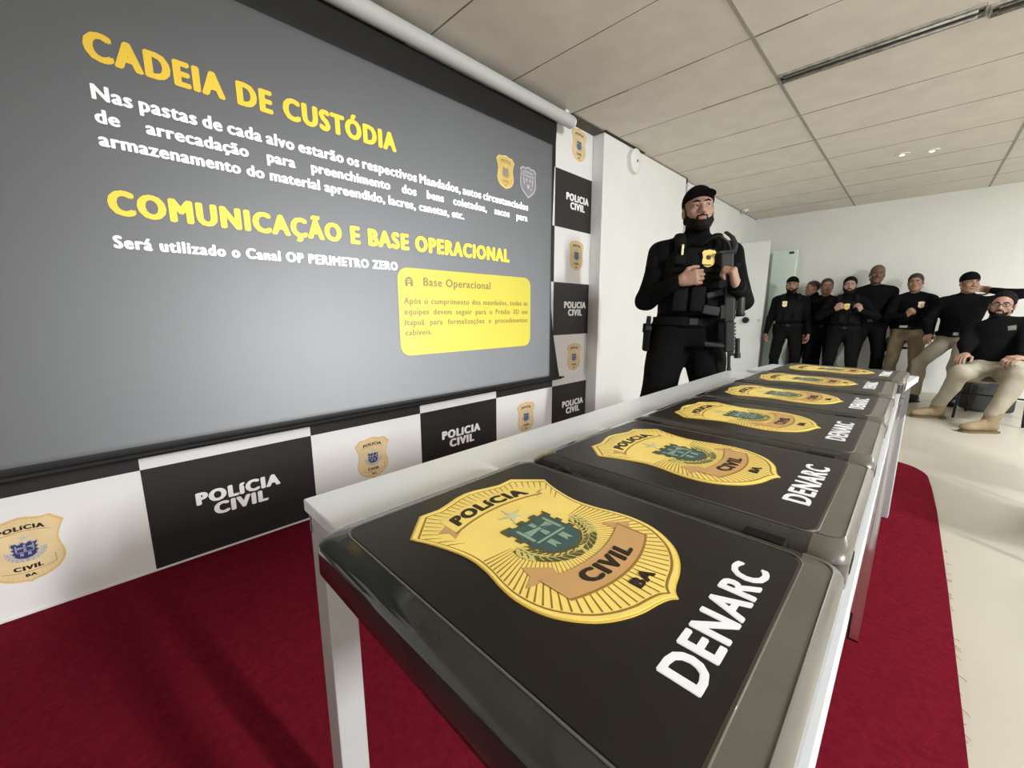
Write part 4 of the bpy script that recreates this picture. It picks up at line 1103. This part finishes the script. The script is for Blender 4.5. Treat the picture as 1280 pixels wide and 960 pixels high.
# bearded man in front
I = figure('person', 'bearded man in black vest with gold chest badge, hands raised to his chest', (1.435, 7.02, 0), (.10, -1), .865, SK_LIGHT, M_cloth, M_pants,
    pose(armR=dict(wrist=(.14, .22, 1.27), pole=(1, -.1, -1), dir=(-.75, .3, .5), palm=(-.4, -.8, 0), curl=(50, 60, 40)),
         armL=dict(wrist=(-.17, .24, 1.24), pole=(-1, -.1, -1), dir=(.35, .3, .85), palm=(.7, -.5, 0), curl=(40, 55, 35)),
         hair='back', beard=True, beard_t=.012, badge=(.0, .38, M_patch, .040), girth=1.1), detail=0)
v = vest(I, .026); pouch(I, -.07, .2, .07, .12, .03, M_vest, 'pouch', v, .03); pouch(I, .05, .2, .07, .12, .03, M_vest, 'pouch', v, .03)
# tall bald man
I = figure('person', 'tall bald man in black standing behind the bearded man by the back wall', (1.66, 7.38, 0), (.06, -1), .955, SK_DARK, M_cloth, M_pants,
    pose(armR=hang('R', .24, .03, .80), armL=hang('L', .27, .05, .80), hair='crop', hair_m=SK_DARK, hyaw=.1, hroll=-.05, girth=1.05, collar=False), detail=0)
# woman in polo and tan trousers
I = figure('person', 'woman with tied back hair, black top with pale badge and tan trousers', (2.055, 7.30, 0), (.02, -1), .875, SK_MID, M_cloth, M_tan,
    pose(armR=dict(wrist=(.05, .25, 1.165), pole=(1, -.2, -.9), dir=(-.5, .3, .75), palm=(-.6, -.7, 0), curl=(65, 75, 45)),
         armL=dict(wrist=(-.23, .02, .84), pole=(-.6, -1, -.4), dir=(.3, .2, -1), palm=(1, 0, 0), curl=(25, 30, 20)),
         hair='back', hair_m=M_hairb, collar=False, badge=(-.085, .385, M_patchw), girth=.98, hroll=.07, hyaw=-.1, legR=dict(ankle=(.15, .12, .095)), legL=dict(ankle=(-.11, .16, .095)), collar_h=.01, boots=M_suede), detail=0)
h = holster(I, 'R', thigh=True)
for dz in (-.06, -.16):
    t = MB(); a = I['hp']['R']+V3(0, 0, dz-.05); n = 28
    lp = [[tuple(a+V3((.112+k_)*math.cos(2*math.pi*i/n), (.112+k_)*math.sin(2*math.pi*i/n), z_)) for i in range(n)] for z_, k_ in ((-.012, 0), (-.012, .006), (.012, .006), (.012, 0))]
    t.loft(lp, False, False); t.build('thigh_strap', M_vest, I['root'])
t = MB(); pouch(I, .06, .075, .09, .035, .02, M_metal, 'belt_clip', I['root'], .012)
# man in black cap with raised arm, perched on the wall shelf, looking left
I = figure('person', 'man in black cap looking left, arm raised behind his head, in khaki trousers', (2.47, 6.98, -.055), (-.35, -.93), .90, SK_MID, M_cloth, M_khaki,
    pose(hip=.90, spine=(-.03, .05, 1), twist=.1, hair='beanie', collar_h=.0, hyaw=.75, hpitch=-.05, girth=1.12,
         armR=dict(wrist=(.17, .30, .95), pole=(1, -.6, -.1), dir=(-.2, .8, -.35), palm=(-.3, 0, -1), curl=(20, 30, 20)),
         armL=dict(wrist=(-.20, -.12, 1.50), pole=(-1, .1, -.15), dir=(.8, -.4, .2), palm=(.3, .9, 0), curl=(25, 30, 20), thumb=.1),
         legR=dict(ankle=(.20, .34, .155), pole=(.5, 1, .1), foot=(.3, 1, 0)), legL=dict(ankle=(-.10, .12, .155), foot=(-.2, 1, 0))), detail=0)
pouch(I, -.02, .075, .05, .036, .012, M_metal, 'belt_plate', I['root'], .02)
holster(I, 'R', thigh=True)

# ------------------------------------------------------------------ chairs, seated man, bag
def make_chair(name, label):
    r = empty(name); tag(r, label, 'chair')
    f = Field(); f.box((0, 0, .425), (.215, .215, .018), None, .012, .01); field_mesh('seat', [(f, .012)], M_dgrey, r)
    b = MB(); lp = []
    for z, y in ((.55, -.205), (.62, -.212), (.72, -.228), (.84, -.255), (.87, -.262)):
        lp.append([(x, y-.05*(1-(x/.21)**2)*1+d, z) for x, d in [(-.205, .012), (-.1, .012), (0, .012), (.1, .012), (.205, .012), (.205, -.012), (.1, -.012), (0, -.012), (-.1, -.012), (-.205, -.012)]])
    b.loft(lp); b.build('backrest', M_dgrey, r, True, auto=40)
    for x in (-.20, .20):
        t = MB(); t.tube([(x, .19, .42), (x*1.08, .225, .20), (x*1.12, .24, .006)], .011); t.build('leg', M_black, r, True)
        t = MB(); t.tube([(x, -.262, .85), (x, -.215, .60), (x, -.19, .42), (x*1.08, -.24, .20), (x*1.12, -.27, .006)], .011); t.build('leg', M_black, r, True)
    t = MB(); t.cyl((-.21, .20, .26), (.21, .20, .26), .008, n=10); t.build('stretcher', M_black, r, True)
    return r
CH = make_chair('meeting_chair', 'black metal framed chair under the seated man with glasses')
CH.location = (2.765, 6.17, 0); CH.rotation_euler = (0, 0, math.atan2(-.97, -.22)-math.pi/2)
SIT = dict(pelvis=(0, 0, .475), spine=(.30, -.56, 1), girth=1.10, hair='short', beard=True, beard_t=.006, hyaw=.30, hpitch=.02, hroll=-.08,
    armR=dict(wrist=(.075, .325, .60), pole=(1, -.6, -.2), dir=(-.1, .9, -.25), palm=(-.2, -.1, -1), curl=(15, 25, 15)),
    armL=dict(wrist=(-.25, .25, .595), pole=(-1, -.5, -.3), dir=(.4, .85, -.1), palm=(.2, 0, -1), curl=(35, 45, 30)),
    legR=dict(ankle=(.21, .32, .095), pole=(-.45, 1, .8), foot=(.47, .88, 0)), legL=dict(ankle=(-.24, .54, .095), pole=(-.55, .4, 1), foot=(.41, .91, 0)), leg_t=.009, cuff_t=.014, trouser_end=.84, collar_h=.03, belt=False)
I = figure('person', 'seated man with dark beard, glasses, black shirt, khaki trousers and tan suede boots', (2.71, 6.08, 0), (-.45, -.89), 1.05, SK_LIGHT, M_cloth, M_khaki, SIT, boots=M_suede, detail=0)
hw = I['hw']; b = MB()
for q in (-1, 1):
    n = 18; pts = [tuple(hw(q*.033+.023*math.cos(2*math.pi*i/n), .104, .001+.016*math.sin(2*math.pi*i/n))) for i in range(n+1)]; b.tube(pts, .0022, n=6)
    b.tube([tuple(hw(q*.056, .102, .006)), tuple(hw(q*.074, .06, .006)), tuple(hw(q*.084, -.005, .002))], .002, n=6)
b.tube([tuple(hw(-.010, .105, .004)), tuple(hw(0, .108, .006)), tuple(hw(.010, .105, .004))], .0022, n=6); b.build('glasses', M_black, I['root'], True)
pouch(I, -.10, .36, .10, .05, .01, M_metal, 'sleeve_patch', I['root'], .0)
f = Field(); f.box((0, 0, .15), (.15, .09, .12), None, .03, .02); f.ell((0, .07, .12), (.12, .07, .09), None, .03); f.cut((0, 0, .004), (0, 0, -1))
bg = field_mesh('added_bag', [(f, .012)], M_bag, None); bg.location = (2.76, 6.70, 0); bg.rotation_euler = (0, 0, .5); tag(bg, 'dark bag on the floor behind the seated man\'s chair', 'bag')  # bag shape added to fill a patch known only as dark
t = MB(); t.tube([(-.05, 0, .285), (-.04, 0, .325), (.04, 0, .325), (.05, 0, .285)], .008); t.build('handle', M_black, bg, True)
for (x, y, a, lb) in ((3.14, 3.50, 2.9, 'unseen black chair added for its floor shadow, the one farther from the camera'), (3.10, 2.72, 3.0, 'unseen black chair added for its floor shadow, the one nearer the camera')):
    c = copy_tree(CH); c.location = (x, y, 0); c.rotation_euler = (0, 0, a-math.pi/2); tag(c, lb)  # chairs out of view, added for the shadows they cast on the floor
